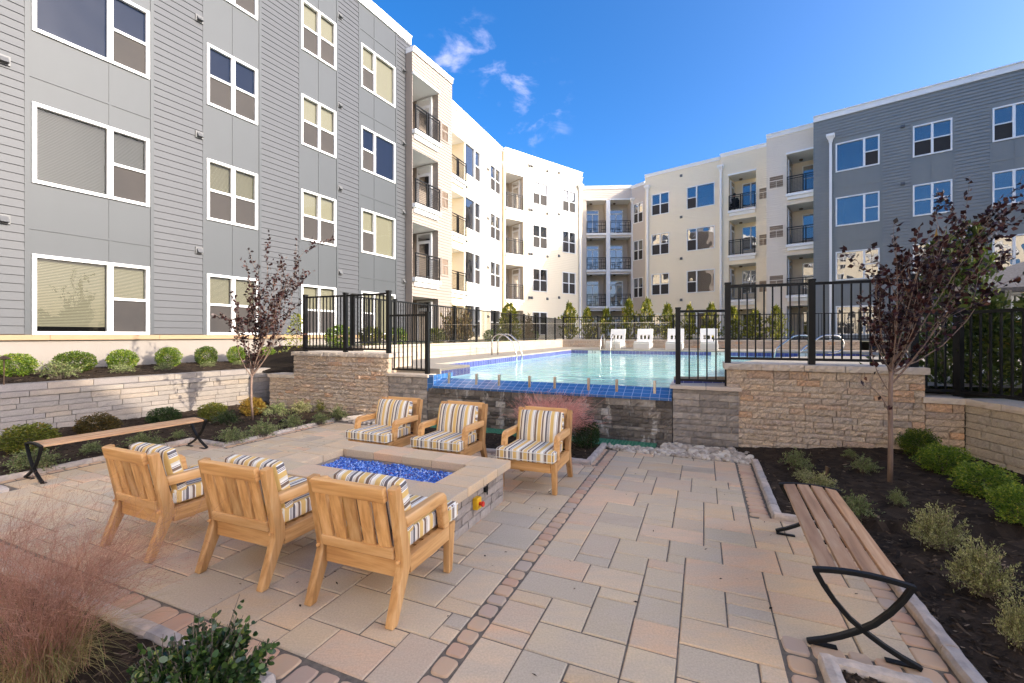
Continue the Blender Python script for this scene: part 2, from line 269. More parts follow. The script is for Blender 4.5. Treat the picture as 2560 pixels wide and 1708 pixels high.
# ------------------------------------------------------------ mesh buffer
class MB:
    def __init__(s): s.v = []; s.f = []; s.r = []; s.m = []; s.uv = []
    def face(s, pts, r=None, m=0, uv=None):
        i = len(s.v); s.v.extend(tuple(p) for p in pts); s.f.append(tuple(range(i, i + len(pts)))); s.r.append(random.random() if r is None else r); s.m.append(m); s.uv.append(uv)
    def box(s, x0, x1, y0, y1, z0, z1, r=None, m=0, mtx=None):
        r = random.random() if r is None else r
        P = [Vector(p) for p in ((x0, y0, z0), (x1, y0, z0), (x1, y1, z0), (x0, y1, z0), (x0, y0, z1), (x1, y0, z1), (x1, y1, z1), (x0, y1, z1))]
        if mtx is not None: P = [mtx @ p for p in P]
        i = len(s.v); s.v.extend(tuple(p) for p in P)
        for q in ((0, 3, 2, 1), (4, 5, 6, 7), (0, 1, 5, 4), (1, 2, 6, 5), (2, 3, 7, 6), (3, 0, 4, 7)):
            s.f.append(tuple(i + k for k in q)); s.r.append(r); s.m.append(m); s.uv.append(None)
    def prism(s, poly, axis, a0, a1, r=None, m=0):
        """poly: 2-D outline (counter-clockwise) in the other two axes, extruded along axis from a0 to a1"""
        r = random.random() if r is None else r
        def P(p, a):
            return {'x': (a, p[0], p[1]), 'y': (p[0], a, p[1]), 'z': (p[0], p[1], a)}[axis]
        n = len(poly); i = len(s.v); s.v.extend(P(p, a0) for p in poly); s.v.extend(P(p, a1) for p in poly)
        fs = [tuple(i + k for k in range(n)), tuple(i + n + k for k in range(n - 1, -1, -1))] + [(i + k, i + n + k, i + n + (k + 1) % n, i + (k + 1) % n) for k in range(n)]
        for q in fs: s.f.append(q); s.r.append(r); s.m.append(m); s.uv.append(None)
    def tube(s, pts, rad, n=8, r=None, m=0, caps=True):
        r = random.random() if r is None else r
        pts = [Vector(p) for p in pts]; rad = rad if isinstance(rad, (list, tuple)) else [rad] * len(pts)
        i0 = len(s.v); ref = None
        for k, p in enumerate(pts):
            d = (pts[min(k + 1, len(pts) - 1)] - pts[max(k - 1, 0)]).normalized()
            if ref is None: ref = d.orthogonal().normalized()
            ref = (ref - d * ref.dot(d)); ref = ref.normalized() if ref.length > 1e-6 else d.orthogonal().normalized()
            b = d.cross(ref)
            for j in range(n):
                a = 2 * math.pi * j / n; s.v.append(tuple(p + (ref * math.cos(a) + b * math.sin(a)) * rad[k]))
        for k in range(len(pts) - 1):
            for j in range(n):
                s.f.append((i0 + k * n + j, i0 + k * n + (j + 1) % n, i0 + (k + 1) * n + (j + 1) % n, i0 + (k + 1) * n + j)); s.r.append(r); s.m.append(m); s.uv.append(None)
        if caps:
            s.f.append(tuple(i0 + j for j in range(n - 1, -1, -1))); s.f.append(tuple(i0 + (len(pts) - 1) * n + j for j in range(n)))
            s.r += [r, r]; s.m += [m, m]; s.uv += [None, None]
    def lathe(s, prof, n=20, c=(0, 0), r=None, m=0):
        r = random.random() if r is None else r; i0 = len(s.v)
        for (rad, z) in prof:
            for j in range(n):
                a = 2 * math.pi * j / n; s.v.append((c[0] + rad * math.cos(a), c[1] + rad * math.sin(a), z))
        for k in range(len(prof) - 1):
            for j in range(n):
                s.f.append((i0 + k * n + j, i0 + k * n + (j + 1) % n, i0 + (k + 1) * n + (j + 1) % n, i0 + (k + 1) * n + j)); s.r.append(r); s.m.append(m); s.uv.append(None)
    def build(s, name, mats, parent=None, smooth=False, bevel=0, fix=True, seg=2):
        me = bpy.data.meshes.new(name); me.from_pydata(s.v, [], s.f)
        mats = mats if isinstance(mats, (list, tuple)) else [mats]
        for k in mats: me.materials.append(M[k] if isinstance(k, str) else k)
        me.polygons.foreach_set('material_index', s.m)
        a = me.attributes.new('rnd', 'FLOAT', 'FACE'); a.data.foreach_set('value', s.r)
        if any(u is not None for u in s.uv):
            ul = me.uv_layers.new(name='UVMap'); flat = []
            for q, u in zip(s.f, s.uv):
                for k in range(len(q)): flat.extend(u[k] if u else (0, 0))
            ul.data.foreach_set('uv', flat)
        if smooth: me.polygons.foreach_set('use_smooth', [True] * len(s.f))
        me.update()
        if fix:
            bm = bmesh.new(); bm.from_mesh(me); bmesh.ops.recalc_face_normals(bm, faces=bm.faces); bm.to_mesh(me); bm.free()
        o = bpy.data.objects.new(name, me); COL.objects.link(o)
        if parent: o.parent = parent
        if bevel:
            b = o.modifiers.new('bevel', 'BEVEL'); b.width = bevel; b.segments = seg; b.limit_method = 'ANGLE'; b.angle_limit = R(35)
        return o
def np_mesh(name, V, Fq, rnd, mats, parent=None, midx=None, smooth=False):
    """fast mesh from arrays of vertices and quads"""
    me = bpy.data.meshes.new(name); V = np.asarray(V, np.float32); Fq = np.asarray(Fq, np.int32); k = Fq.shape[1]
    me.vertices.add(len(V)); me.vertices.foreach_set('co', V.ravel())
    me.loops.add(Fq.size); me.loops.foreach_set('vertex_index', Fq.ravel())
    me.polygons.add(len(Fq)); me.polygons.foreach_set('loop_start', np.arange(0, Fq.size, k, dtype=np.int32))
    me.update(calc_edges=True); me.validate()
    for q in (mats if isinstance(mats, (list, tuple)) else [mats]): me.materials.append(M[q])
    if midx is not None: me.polygons.foreach_set('material_index', np.asarray(midx, np.int32))
    a = me.attributes.new('rnd', 'FLOAT', 'FACE'); a.data.foreach_set('value', np.asarray(rnd, np.float32))
    if smooth: me.polygons.foreach_set('use_smooth', [True] * len(me.polygons))
    o = bpy.data.objects.new(name, me); COL.objects.link(o)
    if parent: o.parent = parent
    return o
def thing(name, label, cat, loc=(0, 0, 0), rz=0.0, group=None):
    o = bpy.data.objects.new(name, None); o.empty_display_size = .2; COL.objects.link(o); o.location = loc; o.rotation_euler = (0, 0, rz)
    return tag(o, label, cat, group)
def tag(o, label, cat, group=None):
    o['label'] = label; o['category'] = cat
    if group: o['group'] = group
    return o
def struct(o, kind='structure'): o['kind'] = kind; return o
def dup(root, loc, rz, label, group=None, scale=None):
    r = root.copy(); COL.objects.link(r); r.location = loc; r.rotation_euler = (0, 0, rz); r['label'] = label
    if group: r['group'] = group
    if scale: r.scale = scale
    for ch in list(root.children):
        c = ch.copy(); COL.objects.link(c); c.parent = r
        for g in list(ch.children):
            d = g.copy(); COL.objects.link(d); d.parent = c
    return r
def inside(p, poly):
    x, y = p[0], p[1]; c = False; n = len(poly); j = n - 1
    for i in range(n):
        xi, yi, xj, yj = poly[i][0], poly[i][1], poly[j][0], poly[j][1]
        if (yi > y) != (yj > y) and x < (xj - xi) * (y - yi) / (yj - yi) + xi: c = not c
        j = i
    return c

# ============================================================ GROUND AND TERRACES
def sheet(name, loops, z, m, kind='structure'):
    loops = [[Vector((p[0], p[1], z)) for p in lp] for lp in loops]; flat = [p for lp in loops for p in lp]
    mb = MB(); mb.v = [tuple(p) for p in flat]
    for t in tessellate_polygon(loops):
        a, b, c = t
        if (flat[b] - flat[a]).cross(flat[c] - flat[a]).z < 0: a, b, c = a, c, b
        mb.f.append((a, b, c)); mb.r.append(.5); mb.m.append(0); mb.uv.append(None)
    return struct(mb.build(name, m, fix=False), kind)
sheet('ground', [[(-500, -500), (500, -500), (500, 500), (-500, 500)]], -.16, 'soil')
UF = 7.10                                     # u of the stone wall fronts below the pool
LW0, LW1 = Vector((-7.70, 7.65)), Vector((-5.75, 10.96))      # foot of the left retaining wall
LWd = (LW1 - LW0).normalized(); LWn = Vector((-LWd.y, LWd.x))  # away from the patio
A0 = Vector((-9.54, 8.90)); Ad = Vector((math.sin(R(28.4)), math.cos(R(28.4)))); An = Vector((Ad.y, -Ad.x))   # left facade, normal to the court
PIER = [(3.10, 6.43), (5.14, 5.54), (5.48, 5.39)]

ZD, ZW = 1.0, .81                             # deck and water levels
pool = [W(-4.68, 7.40), W(-.43, 7.40), W(.45, 7.75), W(.55, 11.0), W(1.6, 14.5), W(3.2, 16.4), W(5.2, 17.2), W(5.2, 19.9), W(-5.6, 19.9), W(-5.6, 8.55), W(-4.68, 8.55)]
deck_outer = [W(-7.1, 7.5), W(-4.9, 7.3), W(-4.68, 7.3), W(-4.68, 7.40)]
deck_poly = [W(-7.12, 7.35), W(-4.68, 7.35), W(-4.68, 8.55), W(-5.6, 8.55), W(-5.6, 19.9), W(5.2, 19.9), W(5.2, 17.2), W(3.2, 16.4), W(1.6, 14.5), W(.55, 11.0), W(.45, 7.35), W(2.55, 7.35), W(9, 8.2), W(9, 23.45), W(-7.12, 23.45)]
sheet('pool_deck', [deck_poly], ZD, 'deck')
mb = MB(); mb.face([p + Vector((0, 0, ZW)) if False else Vector((p.x, p.y, ZW)) for p in pool])
struct(mb.build('pool_water', 'water'))
# waterline tiles, pool walls and coping lip
mb = MB()
def strip(mb, pts, z0, z1, m=0):
    s = 0
    for a, b in zip(pts[:-1], pts[1:]):
        l = (b - a).length; mb.face([(a.x, a.y, z0), (b.x, b.y, z0), (b.x, b.y, z1), (a.x, a.y, z1)], m=m, uv=[(s, 0), (s + l, 0), (s + l, z1 - z0), (s, z1 - z0)]); s += l
ring = pool[1:] + pool[:1]
strip(mb, ring, ZW - .3, ZD - .045, 0); strip(mb, ring, ZD - .045, ZD + .002, 1)
struct(mb.build('pool_tile_band', ['tile_band', 'deck'], fix=False))
# white depth tiles with figures on the far waterline
def depth_marker(v, txt, k):
    t = thing('depth_marker', f'white depth tile reading {txt} on the far waterline, {k}', 'depth tile', W(v, 19.9, ZD - .115), -TH, 'depth markers on the far pool wall')
    m_ = MB(); m_.box(-.27, .27, -.012, -.004, -.075, .07); m_.build('tile', 'vinyl_white', t)
    cu = bpy.data.curves.new('figures', 'FONT'); cu.body = txt; cu.resolution_u = 3; cu.size = .15; cu.align_x = 'CENTER'; cu.align_y = 'CENTER'; cu.extrude = .001
    o = bpy.data.objects.new('figures', cu); COL.objects.link(o); o.parent = t; o.location = (0, -.015, 0); o.rotation_euler = (R(90), 0, 0); cu.materials.append(M['black_metal']); me = bpy.data.meshes.new_from_object(o); COL.objects.unlink(o); bpy.data.objects.remove(o); o = bpy.data.objects.new('figures', me); COL.objects.link(o); o.parent = t; o.location = (0, -.015, 0); o.rotation_euler = (R(90), 0, 0)
depth_marker(-4.55, '3 6', 'left of the ladder'); depth_marker(.55, '3 6', 'between the middle loungers'); depth_marker(3.6, '3 6', 'behind the right fence')
# spillway of blue tiles
mb = MB(); vs = [-4.66, -.45]
for zz, uu in (((.705, UF - .02), (ZW + .012, 7.42)),): pass
a, b = W(-4.67, UF - .03, .70), W(-.44, UF - .03, .70); c, d = W(-.44, 7.41, ZW + .012), W(-4.67, 7.41, ZW + .012)
mb.face([a, b, c, d], uv=[(0, 0), (4.23, 0), (4.23, .40), (0, .40)])
a2, b2 = W(-4.67, UF - .03, .66), W(-.44, UF - .03, .66); mb.face([a2, b2, b, a], uv=[(0, -.04), (4.23, -.04), (4.23, 0), (0, 0)])
d2 = W(-4.67, 7.75, ZW - .2); c2 = W(-.44, 7.75, ZW - .2); mb.face([d, c, c2, d2], uv=[(0, .40), (4.23, .40), (4.23, .75), (0, .75)])
struct(mb.build('pool_spillway', 'tile_blue'))
# tiled cheeks at both ends of the spillway
mb = MB()
mb.face([W(-4.665, UF, .66), W(-4.665, 7.8, .66), W(-4.665, 7.8, .9), W(-4.665, UF, .9)], uv=[(0, 0), (.7, 0), (.7, .24), (0, .24)])
mb.face([W(-4.80, UF - .005, .60), W(-4.665, UF - .005, .60), W(-4.665, UF - .005, .9), W(-4.80, UF - .005, .9)], uv=[(0, 0), (.135, 0), (.135, .3), (0, .3)])
struct(mb.build('spillway_cheek', 'tile_blue', fix=False))
mb = MB(); strip(mb, [W(-7.12, 7.35), W(-4.68, 7.35), W(-4.68, 8.55)], .60, ZD); strip(mb, [W(.45, 7.75), W(.45, 7.35), W(2.55, 7.35)], .6, ZD); struct(mb.build('deck_edge', 'deck', fix=False))
# upper ground behind the deck walls and beside the left building
sheet('terrace_left', [[W(-7.3, 9.6), W(-7.3, 23.7), W(-20, 40), W(-30, 9.6)]], 1.33, 'turf')
mb = MB(); mb.face([W(-7.3, 7.5, .78), W(-7.3, 9.6, 1.33), W(-14, 9.6, 1.33), W(-14, 7.5, .78)]); struct(mb.build('terrace_slope', 'mulch'))
sheet('terrace_back', [[W(-7.3, 23.65), W(16, 23.65), W(20, 45), W(-20, 45)]], 1.36, 'turf')
sheet('terrace_right', [[PIER[2], (5.62, 5.15), (5.2, 1.0), (30, -4), W(16, 23.6), W(9.0, 23.6), W(9.0, 8.2), W(2.75, 7.5)]], .86, 'turf')

# ============================================================ PAVING
MOD = .125
def region(v, u):
    if u < .3 or u > 6.42 or v > 1.02: return 0
    if v > .42 and u > 4.50: return 0
    if v > .38 and u < 2.78: return 0
    if v < -7.18: return 0
    if v < -6.42 and u > 4.28: return 0
    if -5.3 < v < -1.22 and u > 5.50: return 0
    if u < 1.70 and v < -1.24: return 0
    if u < 2.25 and v < -6.72: return 0
    if -1.25 < v < -1.125: return 0
    return 1 if v < -1.20 else 2
def tile_patio():
    mb = MB(); v0, u0 = -1.25 - MOD * 50, .3; nv, nu = 70, 49
    st = [[region(v0 + (i + .5) * MOD, u0 + (j + .5) * MOD) for j in range(nu)] for i in range(nv)]
    used = [[False] * nu for _ in range(nv)]; rnd = random.Random(3)
    sizes = [(3, 2), (3, 2), (2, 2), (2, 1), (3, 2), (4, 2), (2, 2), (3, 3), (3, 2), (2, 1), (2, 3), (4, 3), (3, 2)]
    for j in range(nu):
        for i in range(nv):
            if used[i][j] or not st[i][j]: continue
            rg = st[i][j]; cand = sizes[:]; rnd.shuffle(cand)
            for (a, b) in cand + [(1, 1)]:
                if i + a > nv or j + b > nu: continue
                if all(not used[p][q] and st[p][q] == rg for p in range(i, i + a) for q in range(j, j + b)): break
            for p in range(i, i + a):
                for q in range(j, j + b): used[p][q] = True
            x0, x1, y0, y1 = v0 + i * MOD, v0 + (i + a) * MOD, u0 + j * MOD, u0 + (j + b) * MOD
            if rg == 1: x0 -= .0; x1 -= .0
            paver(mb, x0, x1, y0, y1, rnd)
    return mb
def paver(mb, x0, x1, y0, y1, rnd, g=.0045, ch=.006, zt=0.0, mi=0):
    r = rnd.random(); zt += rnd.uniform(-.0015, .0015)
    tx, ty = rnd.uniform(-.0012, .0012), rnd.uniform(-.0012, .0012)
    j = lambda: rnd.uniform(-.0012, .0012)
    o = [(x0 + g + j(), y0 + g + j()), (x1 - g + j(), y0 + g + j()), (x1 - g + j(), y1 - g + j()), (x0 + g + j(), y1 - g + j())]
    cxm, cym = (x0 + x1) / 2, (y0 + y1) / 2
    i_ = [(p[0] + (ch if p[0] < cxm else -ch), p[1] + (ch if p[1] < cym else -ch)) for p in o]
    base = len(mb.v)
    for lvl, ps in ((-.03, o), (zt - ch, o), (zt, i_)):
        for p in ps:
            q = W(p[0], p[1], lvl + (tx * (1 if p[0] > cxm else -1) + ty * (1 if p[1] > cym else -1) if lvl > -.02 else 0)); mb.v.append(tuple(q))
    fs = [(base + 8, base + 9, base + 10, base + 11)]
    for k in range(4):
        k2 = (k + 1) % 4; fs.append((base + 4 + k, base + 4 + k2, base + 8 + k2, base + 8 + k)); fs.append((base + k, base + k2, base + 4 + k2, base + 4 + k))
    for f in fs: mb.f.append(f); mb.r.append(r); mb.m.append(mi); mb.uv.append(None)
mb = tile_patio()
struct(mb.build('patio_paving', 'paver', fix=False))
sheet('paving_bed', [[W(-9.5, -.5), W(1.3, -.5), W(1.3, 6.6), W(-9.5, 6.6)]], -.008, 'joint')
def cobble_run(mb, p0, p1, width, rnd, ln=.125):
    """rounded cobbles laid in single file from p0 to p1 (v, u)"""
    p0, p1 = Vector(p0), Vector(p1); d = p1 - p0; Ln = d.length; d.normalize(); n = Vector((-d.y, d.x)); s = 0
    while s < Ln - .03:
        l = min(ln * rnd.uniform(.72, 1.2), Ln - s)
        if Ln - s - l < .05: l = Ln - s
        w = width * rnd.uniform(.9, 1.0); r = rnd.random(); nn = 16; ctr = p0 + d * (s + l / 2); base = len(mb.v)
        hx, hy = l / 2 - .006, w / 2 - .003; zt = rnd.uniform(0, .004)
        for lvl, k in ((-.03, 1.0), (zt - .012, 1.0), (zt - .003, .94), (zt, .84)):
            for q in range(nn):
                a = 2 * math.pi * (q + .5) / nn; ca, sa = math.cos(a), math.sin(a); e = .42
                x = hx * k * math.copysign(abs(ca) ** e, ca) + rnd.uniform(-.0025, .0025); y = hy * k * math.copysign(abs(sa) ** e, sa) + rnd.uniform(-.0025, .0025)
                c = ctr + d * x + n * y; mb.v.append(tuple(W(c.x, c.y, lvl)))
        for lv in range(3):
            for q in range(nn):
                mb.f.append((base + lv * nn + q, base + lv * nn + (q + 1) % nn, base + (lv + 1) * nn + (q + 1) % nn, base + (lv + 1) * nn + q)); mb.r.append(r); mb.m.append(0); mb.uv.append(None)
        mb.f.append(tuple(base + 3 * nn + q for q in range(nn))); mb.r.append(r); mb.m.append(0); mb.uv.append(None)
        s += l
RC = random.Random(11); mb = MB()
cobble_run(mb, (-1.1875, .3), (-1.1875, 6.42), .12, RC, .125)
cobble_run(mb, (.47, 4.60), (.47, 6.42), .17, RC, .10)
cobble_run(mb, (1.053, 2.85), (1.053, 4.52), .15, RC, .14)
cobble_run(mb, (.45, 4.555), (1.1, 4.555), .10, RC, .15)
cobble_run(mb, (-6.7, 1.577), (-1.86, 1.59), .17, RC, .15); cobble_run(mb, (-1.79, .3), (-1.79, 1.65), .14, RC, .13)
[cobble_run(mb, (-1.72, uu), (-1.28, uu), .14, RC, .14) for uu in (1.58, 1.43, 1.28, 1.13, .98, .83, .68)]
cobble_run(mb, (-5.2, 5.54), (-1.22, 5.54), .09, RC, .14); cobble_run(mb, (-1.30, 5.6), (-1.30, 6.45), .06, RC, .13)
cobble_run(mb, (.45, .6), (.45, 2.69), .14, RC, .14); cobble_run(mb, (.38, 2.772), (1.12, 2.772), .15, RC, .15); cobble_run(mb, (1.053, 1.2), (1.053, 2.69), .14, RC, .14)
cobble_run(mb, (-6.47, 4.35), (-6.47, 6.42), .09, RC, .14); cobble_run(mb, (-7.2, 4.30), (-6.45, 4.30), .08, RC, .14); cobble_run(mb, (-7.23, 2.3), (-7.23, 4.28), .09, RC, .14)
# a ring of grey cobbles along the right foot of the fire pit
cobble_run(mb, (-1.86, 2.92), (-1.86, 4.1), .10, RC, .15)
struct(mb.build('cobble_border', 'cobble', fix=False))
def kerb(name, pts, w=.085, h=.05, seed=1):
    rnd = random.Random(seed); mb = MB()
    for p0, p1 in zip(pts[:-1], pts[1:]):
        p0, p1 = Vector(p0), Vector(p1); d = p1 - p0; Ln = d.length; d.normalize(); n = Vector((-d.y, d.x)); s = -.03
        while s < Ln:
            l = min(rnd.uniform(.22, .6), Ln + .03 - s); r = rnd.random(); nx = max(2, int(l / .06)); g = []
            prof = ((-1, -.06), (-1.0, h * .55), (-.72, h * .95), (0, h * 1.04), (.7, h * .95), (1.0, h * .5), (1.0, -.06)); base = len(mb.v)
            for a in range(nx + 1):
                t = s + .003 + (l - .006) * a / nx
                for (q, z) in prof:
                    c = p0 + d * t + n * (q * w / 2 + rnd.uniform(-.004, .004)); mb.v.append(tuple(W(c.x, c.y, z + (rnd.uniform(-.004, .004) if z > 0 else 0))))
            k = len(prof)
            for a in range(nx):
                for q in range(k - 1):
                    mb.f.append((base + a * k + q, base + (a + 1) * k + q, base + (a + 1) * k + q + 1, base + a * k + q + 1)); mb.r.append(r); mb.m.append(0); mb.uv.append(None)
            for a in (0, nx):
                mb.f.append(tuple(base + a * k + q for q in range(k))); mb.r.append(r); mb.m.append(0); mb.uv.append(None)
            s += l
    return struct(mb.build(name, 'kerb', smooth=False))
kerb('kerb_right_bed', [(.61, 6.5), (.61, 4.62), (1.17, 4.62), (1.17, .4)], seed=2)
kerb('kerb_corner_bed', [(.57, .3), (.57, 2.65), (.94, 2.65), (.94, .3)], seed=3)
kerb('kerb_front_bed', [(-6.8, 1.46), (-1.90, 1.46), (-1.90, .2)], seed=4)
kerb('kerb_centre_bed', [(-5.3, 5.63), (-1.36, 5.63), (-1.36, 6.6)], seed=5)
kerb('kerb_left_bed', [(-7.32, 2.3), (-7.32, 4.38), (-6.55, 4.38), (-6.55, 6.6), (-6.3, 7.05)], seed=6)
kerb('kerb_far_left_bed', [(-6.78, .6), (-6.78, 2.18), (-9.5, 2.18)], seed=8)

V = []; Fq = []; rn = []
for k in range(240):
    v, u = random.uniform(-7, 1), random.uniform(.4, 6.4)
    if not region(v, u): continue
    if random.random() < .6: v = -1.25 + MOD * round((v + 1.25) / MOD) + random.uniform(-.02, .02)
    p = W(v, u, .006); a = random.uniform(0, 6.28); l, w_ = random.uniform(.006, .02), random.uniform(.003, .008); d = Vector((math.cos(a), math.sin(a), random.uniform(-.2, .3))) * l; n = Vector((-math.sin(a), math.cos(a), random.uniform(-.3, .3))) * w_; b = len(V)
    V.extend([tuple(p - d), tuple(p - n + Vector((0, 0, .003))), tuple(p + d), tuple(p + n)]); Fq.append((b, b + 1, b + 2, b + 3)); rn.append(random.random() * .98)
struct(np_mesh('leaf_litter', V, Fq, rn, 'mulch'), 'stuff')
# ------------------------------------------------------------ mulch beds
def hill(x, y, s=1.0): return .012 * noise.noise((x * 9, y * 9, 0)) + .006 * noise.noise((x * 27, y * 27, 3)) + .02 * noise.noise((x * 1.7, y * 1.7, 5))
def mulch(name, poly, hf, step=.07, chips=3000, near=None):
    xs = [p[0] for p in poly]; ys = [p[1] for p in poly]; x0, x1, y0, y1 = min(xs), max(xs), min(ys), max(ys)
    nx, ny = int((x1 - x0) / step) + 2, int((y1 - y0) / step) + 2; idx = {}; V = []; Fq = []; rn = []
    def vid(i, j):
        if (i, j) not in idx:
            x, y = x0 + i * step, y0 + j * step; idx[(i, j)] = len(V); V.append((x, y, hf(x, y) + hill(x, y)))
        return idx[(i, j)]
    for i in range(nx):
        for j in range(ny):
            if inside((x0 + (i + .5) * step, y0 + (j + .5) * step), poly): Fq.append((vid(i, j), vid(i + 1, j), vid(i + 1, j + 1), vid(i, j + 1))); rn.append(random.uniform(.2, .6))
    k = 0; tries = 0
    while k < chips and tries < chips * 8:
        tries += 1; x, y = random.uniform(x0, x1), random.uniform(y0, y1)
        if not inside((x, y), poly): continue
        if near and random.random() > min(1, (near / max(.5, math.hypot(x, y))) ** 2): continue
        z = hf(x, y) + hill(x, y) + random.uniform(.0, .010); a = random.uniform(0, 6.28); l, w = random.uniform(.008, .030), random.uniform(.003, .008)
        d = Vector((math.cos(a), math.sin(a), random.uniform(-.35, .35))) * l; n = Vector((-math.sin(a), math.cos(a), random.uniform(-.6, .6))) * w; p = Vector((x, y, z)); b = len(V)
        V.extend([tuple(p - d - n), tuple(p + d - n), tuple(p + d + n), tuple(p - d + n)]); Fq.append((b, b + 1, b + 2, b + 3)); rn.append(1.0 if random.random() < .03 else random.random() * .9); k += 1
    return struct(np_mesh(name, V, Fq, rn, 'mulch'))
def d_pier(x, y):      # distance in front of the right pier line
    d = (Vector(PIER[2]) - Vector(PIER[0])).normalized(); n = Vector((d.y, -d.x)); return (Vector((x, y)) - Vector(PIER[0])).dot(n)
def h_right(x, y):
    v, u = VU(x, y); k = .61 if u > 4.62 else 1.17
    return .015 + .16 * max(0, min(1, (v - k) / 1.5)) + .04 * max(0, 1 - abs(d_pier(x, y)) / .5)
def h_left(x, y):
    p = Vector((x, y)) - LW0; dist = -p.dot(LWn); return .02 + .05 * max(0, min(1, 1 - dist / 1.2))
def h_low(x, y): return .02
def h_upper(x, y):
    dist = (Vector((x, y)) - A0).dot(An); return .95 - .12 * max(0, min(1, (dist - .2) / 1.6))
mulch('mulch_right_bed', [W(.63, 6.5), W(.63, 4.66), W(1.20, 4.66), W(1.20, .4), (4.75, .4), (5.5, 5.45), PIER[1], PIER[0]], h_right, .06, 9000, 3.6)
mulch('mulch_left_bed', [W(-7.35, 2.3), W(-7.35, 4.42), W(-6.6, 4.42), W(-6.6, 6.6), W(-6.35, 7.2), W(-9.6, 7.3), LW0 + LWd * 3.6, LW0 + LWd * -4, W(-12, 2.3)], h_left, .08, 5000)
mulch('mulch_centre_bed', [W(-5.3, 5.66), W(-1.39, 5.66), W(-1.39, 6.62), W(-5.3, 6.62)], h_low, .07, 1500)
mulch('mulch_front_bed', [W(-6.8, 1.43), W(-1.93, 1.43), W(-1.93, .2), W(-6.8, .2)], h_low, .06, 5000)
mulch('mulch_corner_bed', [W(.60, 2.62), W(.91, 2.62), W(.91, .4), W(.60, .4)], h_low, .05, 900)
mulch('mulch_far_left_bed', [W(-6.82, .4), W(-6.82, 2.14), W(-10, 2.14), W(-10, .4)], h_low, .1, 300)
UP = [A0 + Ad * -5, A0 + Ad * 8.6, W(-8.0, 8.4), W(-8.0, 7.5), LW0 + LWn * .28 + LWd * 4.2, LW0 + LWn * .28 + LWd * -7]
mulch('mulch_raised_bed', [tuple(p) for p in UP], h_upper, .10, 5000)

# ============================================================ STONE WALLS
def block(mb, x0, x1, z0, z1, y1, amp, rnd, res=.028, r=None, m=0, ends=True):
    r = rnd.random() if r is None else r
    nx, nz = max(2, int((x1 - x0) / res)), max(2, int((z1 - z0) / res)); g = .004; base = len(mb.v); off = rnd.uniform(0, 90)
    for j in range(nz + 1):
        for i in range(nx + 1):
            x = x0 + g + (x1 - x0 - 2 * g) * i / nx; z = z0 + g + (z1 - z0 - 2 * g) * j / nz
            e = min(i, nx - i, 1) * min(j, nz - j, 1)
            y = -amp * ((.12 if e else -.05) + 1.0 * abs(noise.noise((x * 9 + off, z * 12, off))) * (1 if e else .5) + 1.1 * abs(noise.noise((x * 34 + off, z * 36, off))) + rnd.uniform(-.30, .30))
            mb.v.append((x, y, z))
    for j in range(nz):
        for i in range(nx):
            a = base + j * (nx + 1) + i; mb.f.append((a, a + 1, a + nx + 2, a + nx + 1)); mb.r.append(r); mb.m.append(m); mb.uv.append(None)
    b0, b1, t1, t0 = base, base + nx, base + nz * (nx + 1) + nx, base + nz * (nx + 1)
    k = len(mb.v); xa, xb, za, zb = x0 + g, x1 - g, z0 + g, z1 - g
    mb.v.extend([(xa, y1, za), (xb, y1, za), (xb, y1, zb), (xa, y1, zb)])
    top = [base + nz * (nx + 1) + i for i in range(nx + 1)]; bot = [base + i for i in range(nx + 1)]
    lef = [base + j * (nx + 1) for j in range(nz + 1)]; rig = [base + j * (nx + 1) + nx for j in range(nz + 1)]
    for f in (tuple(top) + (k + 2, k + 3), tuple(reversed(bot)) + (k, k + 1), tuple(lef) + (k + 3, k), tuple(reversed(rig)) + (k + 1, k + 2)):
        mb.f.append(f); mb.r.append(r); mb.m.append(m); mb.uv.append(None)
def stone_wall(name, label, p0, p1, z0, z1, thick, row, lens, amp, m, cap=None, capm='stone_cap', seed=1, capz=.085, over=.035, capamp=.012, caplen=(.38, .6)):
    """p0 -> p1 is the foot line left to right as seen from its face; stones are laid in rows, cap stones on top"""
    rnd = random.Random(seed); p0, p1 = Vector((p0[0], p0[1])), Vector((p1[0], p1[1])); d = p1 - p0; Ln = d.length
    root = thing(name, label, 'stone wall', (p0.x, p0.y, 0), math.atan2(d.y, d.x))
    ztop = z1 - (capz if cap else 0); mb = MB(); z = z0
    while z < ztop - .01:
        h = row * rnd.choice((1, 1, 1, .8)) if isinstance(row, float) else rnd.choice(row)
        if ztop - z - h < row_min(row) * .55: h = ztop - z
        x = -rnd.uniform(0, .12); x = 0
        while x < Ln - .001:
            l = rnd.uniform(*lens)
            if Ln - x - l < lens[0] * .6: l = Ln - x
            block(mb, x, x + l, z, z + h, .10, amp, rnd); x += l
        z += h
    mb.build('stonework', m, root, fix=True)
    mb = MB(); mb.box(.012, Ln - .012, .03, thick - .004, z0, ztop - .003, r=.5); mb.build('wall_core', m, root)
    if cap:
        mb = MB(); x = -over
        while x < Ln + over - .001:
            l = rnd.uniform(*caplen)
            if Ln + over - x - l < .2: l = Ln + over - x
            base = len(mb.v); block(mb, x, x + l, ztop, z1, thick + over, capamp, rnd, res=.035)
            for k in range(base, len(mb.v)): q = mb.v[k]; mb.v[k] = (q[0], q[1] - over, q[2])
            x += l
        mb.build('cap', capm, root)
    return root
def row_min(r): return r if isinstance(r, float) else min(r)
stone_wall('retaining_wall', 'long low wall of pale smooth stone with flat cap in front of the grey building', LW0 - LWd * 3.6, LW1 + LWd * -.1, -.05, .735, .34, .105, (.28, .62), .004, 'stone_light', True, 'stone_light', 21, .085, .03, .004, (.5, .8))
